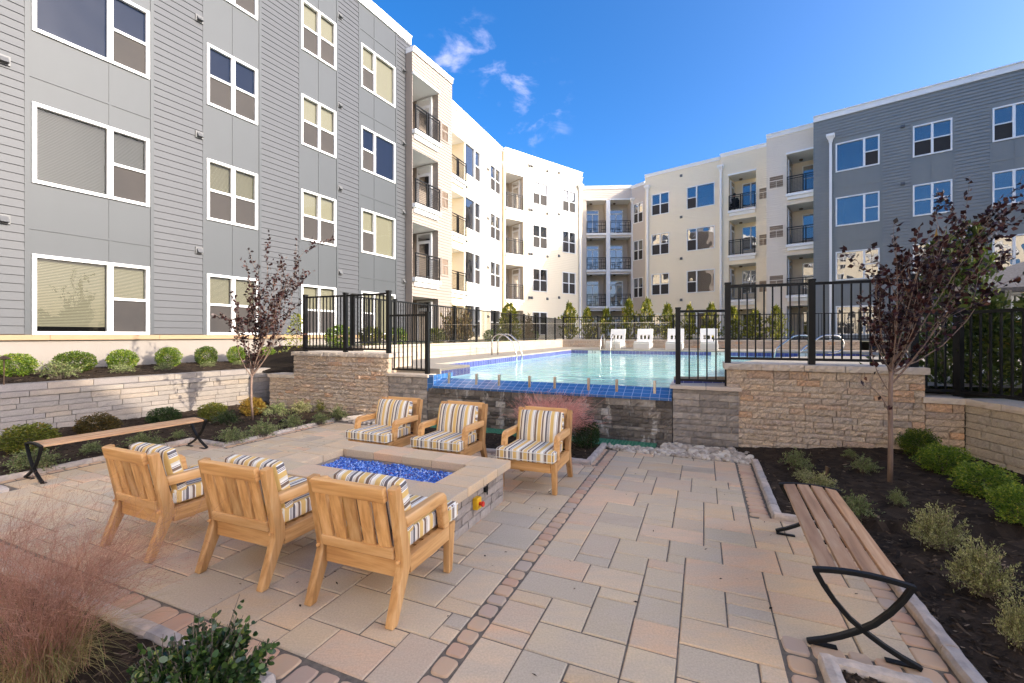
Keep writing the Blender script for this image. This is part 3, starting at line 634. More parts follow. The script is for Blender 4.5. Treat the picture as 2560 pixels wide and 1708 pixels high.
stone_wall('planter_kerb_wall', 'single course of pale blocks set back on top of the long low wall', LW0 - LWd * 3.6 + LWn * .16, LW1 + LWn * .16 + LWd * -.1, .733, .845, .3, .12, (.4, .7), .003, 'stone_light', None, 'stone_light', 22)
stone_wall('pier_wall', 'tall rough tan stone wall carrying the left upper fence', W(-8.28, UF), W(-5.70, UF), -.05, 1.29, .8, .085, (.15, .42), .030, 'stone_tan', True, 'stone_cap', 31, .09, .04, .02)
stone_wall('pier_wall', 'short low rough stone step between the pale long wall and the tall left wall', W(-9.05, UF + .01), W(-8.285, UF + .01), -.05, .78, .8, .085, (.15, .42), .026, 'stone_tan', True, 'stone_cap', 32)
stone_wall('pier_wall', 'low grey weathered stone pier under the short left gate panel', W(-5.695, UF), W(-4.80, UF), -.05, .905, .9, .095, (.16, .42), .014, 'stone_grey', True, 'stone_cap', 33, .06, .04, .004)
stone_wall('weir_wall', 'dark stained stone wall below the blue spillway tiles', W(-4.795, UF), W(-.435, UF), -.05, .672, .25, (.06, .085, .11), (.10, .40), .018, 'stone_stained', None, seed=34)
stone_wall('pier_wall', 'low grey weathered stone pier under the short right fence panel', W(-.43, UF), W(.46, UF), -.05, .905, .7, .095, (.16, .42), .014, 'stone_grey', True, 'stone_cap', 35, .06, .04, .004)
stone_wall('pier_wall', 'tall tan stone wall behind the plum tree carrying the right upper fence', PIER[0], PIER[1], -.05, 1.245, .55, .085, (.15, .42), .020, 'stone_tan', True, 'stone_cap', 36, .09, .04, .018)
stone_wall('pier_wall', 'lower step of tan stone at the right end of the tall wall behind the plum tree', PIER[1], PIER[2], -.05, .885, .45, .085, (.15, .42), .018, 'stone_tan', True, 'stone_cap', 37, .08, .03, .012)
stone_wall('retaining_wall', 'pale stone retaining wall at the right edge with a wide flat cap', (5.50, 5.40), (5.02, .6), -.05, .885, .45, .10, (.2, .5), .012, 'stone_pale', True, 'stone_cap', 38, .08, .03, .012)
stone_wall('deck_wall', 'long pale low wall along the left side of the pool deck', W(-7.1, 7.95), W(-7.1, 23.5), .95, 1.41, .3, .13, (.4, .9), .003, 'stone_pale', True, 'stone_pale', 39, .06, .02, .003, (.6, 1.0)).rotation_euler = (0, 0, math.pi / 2 - TH)
stone_wall('deck_wall', 'low rough tan wall along the far side of the pool deck behind the loungers', W(-7.1, 23.5), W(6.2, 23.5), .95, 1.42, .3, .10, (.2, .5), .016, 'stone_tan', True, 'stone_cap', 40, .07, .03, .01)

# ============================================================ BUILDINGS
FL = 3.03; SILL, HEAD = 1.66, 3.27
class Wing:
    def __init__(s, name, label, p0, p1, ztop, siding, row=.15, zbot=.9, depth=11.0, xl=0.0, xr=0.0, lap=.012, gap=.010):
        s.lap, s.gap = lap, gap
        s.p0 = Vector((p0[0], p0[1])); s.d = Vector((p1[0] - p0[0], p1[1] - p0[1])); s.len = s.d.length; s.d.normalize()
        s.root = thing(name, label, 'building', (p0[0], p0[1], 0), math.atan2(s.d.y, s.d.x))
        s.x0, s.x1 = -xl, s.len + xr; s.zt = ztop; s.zb = zbot; s.sid = siding; s.row = row; s.holes = []; s.panels = []; s.depth = depth
    def x(s, px): return ray_line(px, s.p0, s.d)
    def at(s, x, y=0.0): p = s.p0 + s.d * x + Vector((-s.d.y, s.d.x)) * y; return p
    def z_at(s, x, py): return HC + (HY - py) / F_PX * s.at(x).y
    def wall(s, zpar=.30, parapet='trim_white', recess_mat=None, over=.06):
        mb = MB(); zt = s.zt - zpar
        rects = [(h[0], h[1], h[2], h[3]) for h in s.holes] + [(p[0], p[1], max(p[2], s.zb), min(p[3], zt)) for p in s.panels]
        zs = sorted(set([round(s.zb + k * s.row, 4) for k in range(int((zt - s.zb) / s.row) + 1)] + [round(q, 4) for r in rects for q in (r[2], r[3]) if s.zb < q < zt] + [zt]))
        for za, zb in zip(zs[:-1], zs[1:]):
            if zb - za < .002: continue
            zm = (za + zb) / 2; cut = sorted((r[0], r[1]) for r in rects if r[2] < zm < r[3]); segs = []; x = s.x0
            for (a, b) in cut:
                if a > x + .001: segs.append((x, a))
                x = max(x, b)
            if x < s.x1 - .001: segs.append((x, s.x1))
            k = math.floor((za - s.zb + .002) / s.row); zr = s.zb + k * s.row
            ya = -s.lap * (1 - (za - zr) / s.row); yb = -s.lap * (1 - (zb - zr) / s.row); low = za - zr < .003; zg = min(za + s.gap, zb - .001) if low else za
            for (a, b) in segs:
                mb.face([(a, ya, zg), (b, ya, zg), (b, yb, zb), (a, yb, zb)], r=.5)
                if low: mb.face([(a, .022, zg), (b, .022, zg), (b, ya, zg), (a, ya, zg)], r=.5); mb.face([(a, .022, za), (b, .022, za), (b, .022, zg), (a, .022, zg)], r=.5); mb.face([(a, 0, za), (b, 0, za), (b, .022, za), (a, .022, za)], r=.5)
        mb.build('siding', s.sid, s.root, fix=False)
        mb = MB(); D = s.depth
        mb.face([(s.x0, D, 0), (s.x0, 0, 0), (s.x0, 0, zt), (s.x0, D, zt)]); mb.face([(s.x1, 0, 0), (s.x1, D, 0), (s.x1, D, zt), (s.x1, 0, zt)]); mb.face([(s.x1, D, 0), (s.x0, D, 0), (s.x0, D, zt), (s.x1, D, zt)])
        mb.build('outer_wall', s.sid, s.root, fix=False)
        mb = MB(); mb.box(s.x0 + .02, s.x1 - .02, .02, D - .02, zt - .02, zt + .02); mb.build('roof', 'roof_flat', s.root)
        mb = MB(); o = over
        mb.box(s.x0 - .0, s.x1 + .0, -o, .28, zt, s.zt - .055); mb.box(s.x0 - .0, s.x1 + .0, -o - .05, .32, s.zt - .052, s.zt)
        mb.box(s.x0, s.x0 + .28, .283, D, zt, s.zt - .003); mb.box(s.x1 - .28, s.x1, .283, D, zt, s.zt - .003)
        mb.build('parapet', parapet, s.root)
    def back_fill(s, m='interior', y=.9):
        mb = MB(); mb.face([(s.x0 + .1, y, s.zb), (s.x1 - .1, y, s.zb), (s.x1 - .1, y, s.zt - .5), (s.x0 + .1, y, s.zt - .5)]); mb.build('inner_wall', m, s.root, fix=False)
    def panel_bay(s, x0, x1, z0, z1, wins, m, split, battens=True):
        """smooth cement panels in a window bay: one flush field with narrow battens, window holes left open"""
        s.panels.append((x0, x1, z0, z1)); mb = MB(); z1 = min(z1, s.zt - .3)
        zs = sorted(set([z0, z1] + [q for w in wins for q in (w[2], w[3]) if z0 < q < z1]))
        for za, zb in zip(zs[:-1], zs[1:]):
            zm = (za + zb) / 2; cut = [(w[0], w[1]) for w in wins if w[2] < zm < w[3]]
            x = x0
            for (a, b) in cut: mb.face([(x, 0, za), (a, 0, za), (a, 0, zb), (x, 0, zb)], r=.5); x = b
            mb.face([(x, 0, za), (x1, 0, za), (x1, 0, zb), (x, 0, zb)], r=.5)
        if battens:
            for xx in (x0, x1): mb.box(xx - .035, xx + .035, -.018, .002, z0, z1, r=.5)
            gaps = []
            zz = z0
            for w in sorted(wins, key=lambda w: w[2]):
                if w[2] - zz > .3: gaps.append((zz, w[2]))
                zz = w[3]
            if z1 - zz > .3: gaps.append((zz, z1))
            for (a, b) in gaps:
                mb.box(split - .022, split + .022, -.012, .002, a + .02, b - .02, r=.5)
                if battens == 2: mb.box(x0 + .036, x1 - .036, -.0135, .002, a + (b - a) * .36 - .022, a + (b - a) * .36 + .022, r=.5)
        mb.build('wall_panels', m, s.root, fix=False)
    def window(s, x0, x1, z0, z1, style='DD', upper='glass_dark', lower='screen', blind=None, frac=1.0, slats=False, trim=.055, mull=None, low_blind=False):
        """two-light window; D = double-hung half with a lower insect screen, P = fixed picture half"""
        s.holes.append((x0, x1, z0, z1)); xm = mull if mull is not None else {'DD': (x0 + x1) / 2, 'PD': x0 + (x1 - x0) * .66, 'DP': x0 + (x1 - x0) * .36, 'D': x1}[style]
        fr = MB(); t = trim; y0, y1 = -.035, .07
        fr.box(x0, x0 + t, y0, y1, z0, z1); fr.box(x1 - t, x1, y0, y1, z0, z1); fr.box(x0 + t, x1 - t, y0, y1, z1 - t, z1); fr.box(x0 + t, x1 - t, y0 - .01, y1, z0, z0 + t)
        if style != 'D': fr.box(xm - t * .75, xm + t * .75, y0 + .004, y1, z0 + t, z1 - t)
        zc = (z0 + z1) / 2; halves = [(x0 + t, (xm - t * .75) if style != 'D' else x1 - t, style[0])] + ([(xm + t * .75, x1 - t, style[1])] if style != 'D' else [])
        pn, sc = MB(), MB()
        for (a, b, k) in halves:
            if k == 'D':
                fr.box(a, b, -.005, y1 - .005, zc - .028, zc + .028)
                pn.face([(a, .045, zc), (b, .045, zc), (b, .045, z1 - t), (a, .045, z1 - t)]); sc.face([(a, .03, z0 + t), (b, .03, z0 + t), (b, .03, zc), (a, .03, zc)])
            else: pn.face([(a, .045, z0 + t), (b, .045, z0 + t), (b, .045, z1 - t), (a, .045, z1 - t)])
        f = fr.build('window', 'trim_white', s.root); pn.build('pane', upper, f, fix=False)
        if sc.f: sc.build('insect_screen', lower, f, fix=False)
        if blind:
            bl = MB(); zb = z1 - t - (z1 - z0 - 2 * t) * frac
            for (a, b, k) in halves:
                if slats:
                    z = zb
                    while z < z1 - t: bl.face([(a + .01, .085, z), (b - .01, .085, z), (b - .01, .10, min(z + .025, z1 - t)), (a + .01, .10, min(z + .025, z1 - t))], r=.5); z += .032
                else: bl.face([(a, .095, zb), (b, .095, zb), (b, .095, z1 - t), (a, .095, z1 - t)], r=.5)
            bl.build('blind', blind, f, fix=False)
        return f
    def balcony(s, x0, x1, depth=1.5, floors=(1, 2, 3), soffit=2.36, proj=.22, rail='grid', door='left', win=True, ground=True, rec='recess_tan', side_open=None, upper='glass_dark', reach=.25):
        """stack of recessed balconies: each has floor, ceiling, back and side walls, a door, a window and a black rail"""
        for k in range(4):
            zf = 1.0 + FL * k; zt = zf + soffit
            s.holes.append((x0, x1, zf if k else max(zf, s.zb), zt))
            mb = MB(); z0 = zf
            mb.face([(x0, 0, z0), (x0, depth, z0), (x0, depth, zt), (x0, 0, zt)]); mb.face([(x1, depth, z0), (x1, 0, z0), (x1, 0, zt), (x1, depth, zt)])
            nr = int((zt - z0) / .15)
            for q in range(nr):   # lap siding on the back wall and the side walls
                za, zb = z0 + (zt - z0) * q / nr, z0 + (zt - z0) * (q + 1) / nr
                mb.face([(x0, depth - .016, za), (x1, depth - .016, za), (x1, depth, zb), (x0, depth, zb)]); mb.face([(x0, depth, za), (x1, depth, za), (x1, depth - .016, za), (x0, depth - .016, za)])
                for (xx, sg) in ((x0, 1), (x1, -1)):
                    mb.face([(xx + sg * .016, 0, za), (xx + sg * .016, depth, za), (xx + sg * .002, depth, zb), (xx + sg * .002, 0, zb)]); mb.face([(xx, 0, za), (xx, depth, za), (xx + sg * .016, depth, za), (xx + sg * .016, 0, za)])
            bay = mb.build('balcony_recess', [rec], s.root, fix=False)
            mb = MB(); mb.face([(x0, 0, zt - .001), (x1, 0, zt - .001), (x1, depth, zt - .001), (x0, depth, zt - .001)]); mb.build('ceiling', 'trim_white', bay, fix=False)
            mb = MB(); mb.lathe([(0, zt - .09), (.09, zt - .085), (.11, zt - .03), (.11, zt - .002)], 12, ((x0 + x1) / 2 * .6 + x0 * .4, depth * .7)); mb.build('ceiling_lamp', 'bronze', bay)
            # door with a transom
            w = x1 - x0; dx0 = {'left': x0 + .08, 'right': x1 - .98, 'mid': x0 + .12}[door]; dw = min(.86, w * .6)
            yb = depth - .03
            if door != 'mid':                        # door on the side wall, wide window on the back wall
                sx, sg = (x0 + .018, 1) if door == 'left' else (x1 - .018, -1); ya, yd = .30, min(1.16, depth - .12)
                a_, b_ = (sx, sx + sg * .05) if sg > 0 else (sx + sg * .05, sx)
                fr = MB(); fr.box(a_, b_, ya, yd, zf, zf + 2.2); dr = fr.build('door', 'trim_white', bay)
                q = sx + sg * .056; mb = MB(); mb.face([(q, ya + .16, zf + .25), (q, yd - .16, zf + .25), (q, yd - .16, zf + 1.72), (q, ya + .16, zf + 1.72)]); mb.face([(q, ya + .1, zf + 1.86), (q, yd - .1, zf + 1.86), (q, yd - .1, zf + 2.12), (q, ya + .1, zf + 2.12)]); mb.build('door_pane', 'glass_dark', bay, fix=False)
                wx0, wx1 = (x0 + w * .30, x1 - .08) if door == 'left' else (x0 + .1, x1 - w * .3)
                if win and wx1 - wx0 > .5:
                    fr = MB(); z0_, z1_ = zf + .5, zf + 2.12; t = .05; xm = (wx0 + wx1) / 2; zc = zf + 1.3
                    for bx in ((wx0, wx0 + t, z0_, z1_), (wx1 - t, wx1, z0_, z1_), (wx0 + t, wx1 - t, z1_ - t, z1_), (wx0 + t, wx1 - t, z0_, z0_ + t), (xm - t * .7, xm + t * .7, z0_ + t, z1_ - t)): fr.box(bx[0], bx[1], yb - .05, yb, bx[2], bx[3])
                    fr.box(wx0 + t, xm - t * .7, yb - .045, yb, zc - .025, zc + .025); fr.box(xm + t * .7, wx1 - t, yb - .045, yb, zc - .025, zc + .025)
                    bw = fr.build('balcony_window', 'trim_white', bay)
                    mb = MB(); mb.face([(wx0, yb - .02, z0_), (wx1, yb - .02, z0_), (wx1, yb - .02, z1_), (wx0, yb - .02, z1_)]); mb.build('balcony_pane', upper, bay, fix=False)
            else:                                    # sliding glass door with a transom
                a, b = x0 + .12, x1 - .42; fr = MB(); t = .07; xm = (a + b) / 2
                for bx in ((a, a + t, zf, zf + 2.25), (b - t, b, zf, zf + 2.25), (a + t, b - t, zf + 2.25 - t, zf + 2.25), (a + t, b - t, zf + 1.86, zf + 1.86 + .09), (xm - .03, xm + .03, zf, zf + 1.86)): fr.box(bx[0], bx[1], yb - .06, yb, bx[2], bx[3])
                fr.build('sliding_door', 'trim_white', bay)
                mb = MB(); mb.face([(a + .05, yb - .03, zf + .02), (b - .05, yb - .03, zf + .02), (b - .05, yb - .03, zf + 2.2), (a + .05, yb - .03, zf + 2.2)]); mb.build('door_pane', upper, bay, fix=False)
            # slab and fascia
            if k:
                mb = MB(); mb.box(x0 - .02, x1 + .02 + (reach if s.reach_r else 0), -proj, depth, zf - .16, zf - .002)
                mb.box(x0 + .05, x1 - .05, -proj + .10, .10, zf - .36, zf - .163)
                mb.build('balcony_slab', 'trim_white', s.root)
                s.railing(x0 + .03, x1 - .03, -proj + .06, zf, rail)
        mb = MB(); zf = 1.0 + FL * 3; mb.box(x0 - .03, x1 + .03, -.10, .04, zf + soffit, zf + soffit + .10); mb.build('soffit_trim', 'trim_white', s.root)
    reach_r = False
    def railing(s, x0, x1, y, z, kind):
        mb = MB(); h = 1.02; t = .022
        mb.box(x0, x1, y - t, y + t, z + h - .045, z + h); mb.box(x0, x1, y - .015, y + .015, z + h - .155, z + h - .125); mb.box(x0, x1, y - .015, y + .015, z + .06, z + .09)
        n = 2; xs = [x0 + t, x1 - t, (x0 + x1) / 2 - .07, (x0 + x1) / 2 + .07] if kind != 'art' else [x0 + t, x1 - t]
        for q in xs: mb.box(q - t, q + t, y - t - .003, y + t + .003, z, z + h - .002)
        if kind == 'grid':
            x = x0 + .10
            while x < x1 - .05: mb.box(x - .004, x + .004, y - .004, y + .004, z + .09, z + h - .155); x += .075
            q = z + .16
            while q < z + h - .17: mb.box(x0 + .02, x1 - .02, y - .0055, y + .0055, q - .004, q + .004); q += .075
        else:                                        # offset rectangles
            w = x1 - x0
            for (a, b, c, d) in ((.0, .38, .38, .40), (.38, .385, .06, .87), (.46, .465, .06, .87), (.46, 1, .62, .64), (.12, .125, .06, .38), (.2, .205, .06, .25), (.2, .46, .25, .27), (.68, .685, .06, .62), (.76, .765, .06, .87), (.76, 1, .30, .32), (.9, .905, .06, .87)):
                mb.box(x0 + a * w - .012, x0 + b * w + .012, y - .012, y + .012, z + c - .01, z + d + .01)
        mb.build('railing', 'black_metal', s.root, fix=False)
    def vent(s, x, z, m='vent_metal', n=1):
        mb = MB()
        for i in range(n):
            q = x + i * .22; mb.box(q - .09, q + .09, -.035, .0, z - .09, z + .09); mb.prism([(-.13, z - .06), (-.035, z - .06), (-.035, z + .06)], 'x', q - .06, q + .06, m=1)
        mb.build('dryer_vent', [m, m], s.root)
    def grille(s, x0, x1, z0, z1):
        fr = MB(); xm = (x0 + x1) / 2; zc = z0 + (z1 - z0) * .6
        for b in ((x0 - .06, x0, z0 - .06, z1 + .06), (x1, x1 + .06, z0 - .06, z1 + .06), (x0, x1, z1, z1 + .06), (x0, x1, z0 - .06, z0), (x0, x1, zc - .02, zc + .02), (xm - .012, xm + .012, z0, zc - .02)): fr.box(b[0], b[1], -.04, .0, b[2], b[3])
        f = fr.build('louver_frame', s.sid, s.root); mb = MB(); z = z0
        while z < z1 - .01: mb.face([(x0, -.03, z), (x1, -.03, z), (x1, -.008, z + .03), (x0, -.008, z + .03)]); z += .035
        mb.face([(x0, -.004, z0), (x1, -.004, z0), (x1, -.004, z1), (x0, -.004, z1)]); mb.build('louver', 'louver', f, fix=False)
    def downspout(s, x, zt, m='trim_white', zb=.9):
        mb = MB(); mb.prism([(-.10, zt - .34), (.10, zt - .34), (.17, zt - .08), (.17, zt), (-.17, zt), (-.17, zt - .08)], 'y', -.32, -.05) if False else None
        i = len(mb.v); prof = [(.085, zt - .42), (.10, zt - .30), (.19, zt - .12), (.19, zt), (.16, zt)]
        for (w, z) in prof: mb.v.extend([(x - w, -.06 - w * 1.5, z), (x + w, -.06 - w * 1.5, z), (x + w, -.055, z), (x - w, -.055, z)])
        for k in range(len(prof) - 1):
            for j in range(4): mb.f.append((i + k * 4 + j, i + k * 4 + (j + 1) % 4, i + (k + 1) * 4 + (j + 1) % 4, i + (k + 1) * 4 + j)); mb.r.append(.5); mb.m.append(0); mb.uv.append(None)
        mb.box(x - .06, x + .06, -.165, -.055, zb, zt - .40); mb.build('downspout', m, s.root)

# --- grey building on the left
w = Wing('apartment_building', 'grey sided four storey building on the left with tall white framed windows', A0, A0 + Ad * 11.1, 14.15, 'siding_grey', .165, 1.66, xl=5.5)
spec = [(79, 373, 'PD', 67, 380, 2, 275), (516, 643, 'DD', 510, 650, 1, None), (752, 839, 'DD', 749, 843, 1, None), (902, 987, 'DP', 898, 990, 2, 936)]
for ci, (a, b, st, pa, pb, bat, mp_) in enumerate(spec):
    x0, x1 = w.x(a), w.x(b); wins = []
    for k in range(4):
        z0, z1 = SILL + FL * k, HEAD + FL * k
        lit = {(0, 2): None, (0, 1): 'blind_tan', (1, 2): None}.get((ci, k), 'blind')
        fr = {(0, 0): .93, (1, 0): 1, (2, 1): .5, (2, 2): .9}.get((ci, k), 1.0)
        up = 'glass_clear' if lit else 'glass_painted_sky'
        if (ci, k) in ((3, 2), (0, 3)): lit, up = None, 'glass_painted_sky'
        w.window(x0, x1, z0, z1, st, up, 'screen', lit, fr, ci < 2, .065 if ci < 2 else .06, w.x(mp_) if mp_ else None); wins.append((x0, x1, z0, z1))
    w.panel_bay(w.x(pa), w.x(pb), 1.66, 13.8, wins, 'panel_grey', w.x(mp_) if mp_ else (x0 + x1) / 2, bat)
# one more window stack beyond the left edge of the photo
for k in range(4): w.window(-4.6, -3.0, SILL + FL * k, HEAD + FL * k, 'DD', 'glass_clear', 'screen', 'blind', 1)
w.wall(.36, over=.05); w.back_fill()
for (px, py) in ((8, 150), (8, 548), (497, 48), (497, 338), (497, 627)): x = w.x(px); w.vent(x, w.z_at(x, py))
for py in (41, 264, 471, 681): x = w.x(849); w.vent(x, w.z_at(x, py))
for py in (176, 358, 531, 703): x = w.x(1008); w.vent(x, w.z_at(x, py), 'vent_metal', 2)
mb = MB(); mb.box(w.x0, w.x1, -.005, .3, .1, 1.545); mb.build('foundation', 'foundation', w.root)
mb = MB(); x = w.x0
while x < w.x1: l = min(1.9, w.x1 - x); mb.box(x + .002, x + l - .002, -.075, .05, 1.548, 1.655); x += l
mb.build('ledge', 'ledge_tan', w.root, bevel=.006)
# --- tan balcony tower
Ta = A0 + Ad * 10.8 + An * .35
w = Wing('apartment_building', 'narrow tan tower of stacked balconies between the grey and the cream building on the left', Ta, Ta + Ad * 2.75, 13.5, 'siding_tan_sunlit', .13, depth=6)
w.reach_r = False
w.balcony(.03, w.x(1095), 1.7, rail='grid', door='right', win=False, rec='siding_tan_sunlit', soffit=2.25, proj=.18)
for k in range(4): xx = w.x(1111); w.grille(xx - .22, xx + .22, 1.0 + FL * k + .35, 1.0 + FL * k + 1.05)
w.wall(.22)
# --- cream wings on the left
Bp0, Bp1 = (-3.24, 23.4), (-.535, 29.75)
w = Wing('apartment_building', 'bright sunlit cream wing with picture windows right of the tan balcony tower', Bp0, Bp1, 14.0, 'siding_cream', .13, depth=9, xl=.8)
w.balcony(w.x(1127) - .5, w.x(1160), 1.5, rail='grid', door='left', win=False, rec='siding_cream', soffit=2.25)
for k in range(4):
    w.window(w.x(1161), w.x(1200), SILL - .08 + FL * k, HEAD + .1 + FL * k, 'PD', 'glass_dark' if k != 3 else 'glass_mirror', 'screen', None, trim=.045, mull=w.x(1186)); w.window(w.x(1225), w.x(1250), SILL + FL * k, HEAD + FL * k, 'DD', 'glass_dark', 'screen', None, trim=.045)
w.wall(.25)
for k in range(4): xx = w.x(1219); w.vent(xx, 1.9 + FL * k + .9); w.vent(w.x(1157) + .15, 1.0 + FL * k - .1, n=2)
w.downspout(w.len - .25, 13.1)
Cp0, Cp1 = (-.50, 29.3), (5.33, 33.9)
w = Wing('apartment_building', 'sunlit cream wing with a corner shadow and recessed balconies left of the inner corner', Cp0, Cp1, 14.0, 'siding_cream', .13, depth=8)
w.balcony(w.x(1264), w.x(1308), 1.6, rail='grid', door='right', win=False, soffit=2.3, proj=.12)
for k in range(4):
    w.window(w.x(1331), w.x(1368), SILL + FL * k, HEAD + FL * k, 'DD', 'glass_dark', 'screen', 'blind' if k in (1, 2) else None, .5, trim=.05); w.window(w.x(1405.5), w.x(1438.5), SILL + FL * k, HEAD + FL * k, 'DD', 'glass_dark', 'screen', 'blind' if k < 3 else None, .5, trim=.05)
w.wall(.22)
for k in range(4): w.vent(w.x(1323), 1.2 + FL * (k + 1), n=2); w.vent(w.x(1368), 1.2 + FL * (k + 1)); w.vent(w.x(1397), 1.35 + FL * (k + 1))
w.downspout(w.len - .35, 13.0)
# --- inner corner
w = Wing('apartment_building', 'narrow inner corner with two columns of balconies behind a white post', (5.40, 37.0), (9.85, 36.75), 14.0, 'siding_tan', .15, depth=5)
xa, xm, xb = w.x(1466), w.x(1520), w.x(1577)
w.balcony(xa, xm - .16, 1.3, rail='art', door='mid', upper='glass_mirror', proj=.10, soffit=2.72); w.balcony(xm + .16, xb, 1.3, rail='art', door='mid', upper='glass_mirror', proj=.10, soffit=2.72)
mb = MB(); mb.box(xm - .16, xm + .16, -.12, .2, 1.0, 1.0 + FL * 3 + 2.7); mb.build('post', 'trim_white', w.root)
w.wall(.25)
w.downspout(.15, 12.9); w.downspout(w.x(1580), 12.9)
w = Wing('apartment_building', 'narrow sunlit return wall with slim windows left of the inner corner balconies', (5.33, 33.95), (5.42, 36.95), 13.7, 'siding_cream', .13, depth=2)
for k in range(4): w.window(1.9, 2.7, SILL + FL * k, HEAD + FL * k, 'D', 'glass_dark', 'screen', None, trim=.05)
w.wall(.22)
w = Wing('apartment_building', 'narrow angled tan wall with one window stack right of the inner corner balconies', (9.85, 36.70), (10.62, 35.5), 13.9, 'siding_tan', .13, depth=3)
for k in range(4): w.window(.22, 1.22, SILL + FL * k, HEAD + FL * k, 'DD', 'glass_mirror', 'screen', None, trim=.05)
w.wall(.22)
# --- cream wing on the right, in shade
Dd = Vector((math.cos(R(-40.5)), math.sin(R(-40.5)))); D0 = Vector((10.28, 34.4))
w = Wing('apartment_building', 'shaded cream wing with mirror windows right of the inner corner', D0, D0 + Dd * 5.45, 14.0, 'siding_cream', .13, depth=8)
for k in range(4):
    w.window(w.x(1629), w.x(1673), SILL + FL * k, HEAD + FL * k, 'DD', 'glass_mirror', 'screen', None, trim=.05); w.window(w.x(1717), w.x(1787), SILL + FL * k, HEAD + FL * k, 'DP', 'glass_mirror', 'screen', None, trim=.05)
w.wall(.22)
for k in range(4): w.vent(w.x(1703), 1.2 + FL * (k + 1))
w.downspout(w.x(1620), 13.1)
E0 = D0 + Dd * 5.5 - Vector((Dd.y, -Dd.x)) * -.12
w = Wing('apartment_building', 'shaded cream bay with a balcony stack and one seated resident', E0, E0 + Dd * 4.0, 14.12, 'siding_cream', .13, depth=8)
EB = w
w.balcony(w.x(1822), w.x(1890), 1.5, rail='grid', door='left', upper='glass_mirror', rec='siding_cream', soffit=2.4, proj=.2)
for k in range(4): xx = w.x(1908); w.grille(xx - .22, xx + .22, 1.0 + FL * k + .45, 1.0 + FL * k + 1.15)
w.wall(.24); w.downspout(w.x(1803), 13.3)
F0 = Vector((15.72, 27.5)); 
w = Wing('apartment_building', 'shaded tan bay with balconies standing forward beside the slate grey wing on the right', F0, F0 + Dd * 3.32, 14.0, 'siding_bay', .13, depth=8)
w.balcony(w.x(1967), w.x(2060), 1.9, rail='grid', door='left', upper='glass_mirror', rec='siding_bay', soffit=2.4, proj=.25)
for k in range(4): xx = w.x(1941); w.grille(xx - .36, xx + .36, 1.0 + FL * k + .55, 1.0 + FL * k + 1.25)
w.wall(.26)
H0 = Vector((17.35, 25.62)) + Dd * .0
w = Wing('apartment_building', 'slate grey sided wing on the right with blue mirror windows', H0, H0 + Dd * 11.5, 14.2, 'siding_slate', .165, depth=9, lap=.02, gap=.018)
hs = [(2089, 2199, 'PD', 2087, 2204, 2, None), (2282, 2381, 'DD', 2279, 2385, 1, None), (2481, 2600, 'DP', 2477, 2610, 2, 2535)]
for (a, b, st, pa, pb, bat, mp_) in hs:
    x0, x1 = w.x(a), w.x(b); wins = []
    for k in range(4): w.window(x0, x1, SILL + FL * k, HEAD + FL * k, st, 'glass_mirror', 'screen' if k == 3 else 'glass_mirror', None, trim=.065, mull=w.x(mp_) if mp_ else None); wins.append((x0, x1, SILL + FL * k, HEAD + FL * k))
    w.panel_bay(w.x(pa), w.x(pb), 1.66, 12.6, wins, 'panel_slate', (x0 + x1) / 2, bat)
w.wall(.34)
for py in (317, 460): x = w.x(2257); w.vent(x, w.z_at(x, py))
w.downspout(w.x(2077), 12.9)
# --- the fourth side of the court, behind the camera: its roof shades the patio
SH = Vector((44.0, -5.6))
w = Wing('apartment_building', 'four storey cream wing closing the court behind the photographer', SH, SH + Vector((-29, 0)), 14.2, 'siding_cream', .15, zbot=.0, depth=8)
for i in range(7):
    for k in range(4): w.window(1.5 + i * 4, 3.3 + i * 4, SILL + FL * k, HEAD + FL * k, 'DD', 'glass_dark', 'screen', None)
w.wall(.3)
XW = Vector((-12.6, 3.5)); Xd = Vector((-.37, .93)).normalized()  # unseen wing, added as a bright wall to bounce warm sunlight onto the patio
w = Wing('apartment_building', 'unseen cream wing added behind the camera to bounce sunlight onto the patio', XW - Xd * 27, XW, 14.2, 'siding_cream', .15, zbot=.0, depth=8)
for i in range(6):
    for k in range(4): w.window(1.5 + i * 4.2, 3.3 + i * 4.2, SILL + FL * k, HEAD + FL * k, 'DD', 'glass_dark', 'screen', None)
w.wall(.3)
# --- small pool house at the right edge
ph = thing('pool_house', 'small cream pool house with a brown shingled roof beyond the right fence', 'pool house', (16.3, 13.9, 0), R(-40))
mb = MB(); mb.box(-2, 2, -2, 2, .8, 3.05); mb.build('wall', 'siding_cream', ph)
mb = MB(); e = 2.5
for a in range(4):
    c0, c1 = [(-e, -e), (e, -e), (e, e), (-e, e)][a], [(e, -e), (e, e), (-e, e), (-e, -e)][a]
    mb.face([(c0[0], c0[1], 3.0), (c1[0], c1[1], 3.0), (0, 0, 4.05)])
    mb.face([(c0[0], c0[1], 2.88), (c1[0], c1[1], 2.88), (c1[0], c1[1], 3.0), (c0[0], c0[1], 3.0)])
mb.face([(-e, -e, 2.88), (-e, e, 2.88), (e, e, 2.88), (e, -e, 2.88)]); mb.build('roof', 'shingle', ph)
mb = MB(); mb.box(-1.5, -.6, -2.04, -2.0, 1, 3.0 - .1); mb.build('door', 'trim_white', ph)

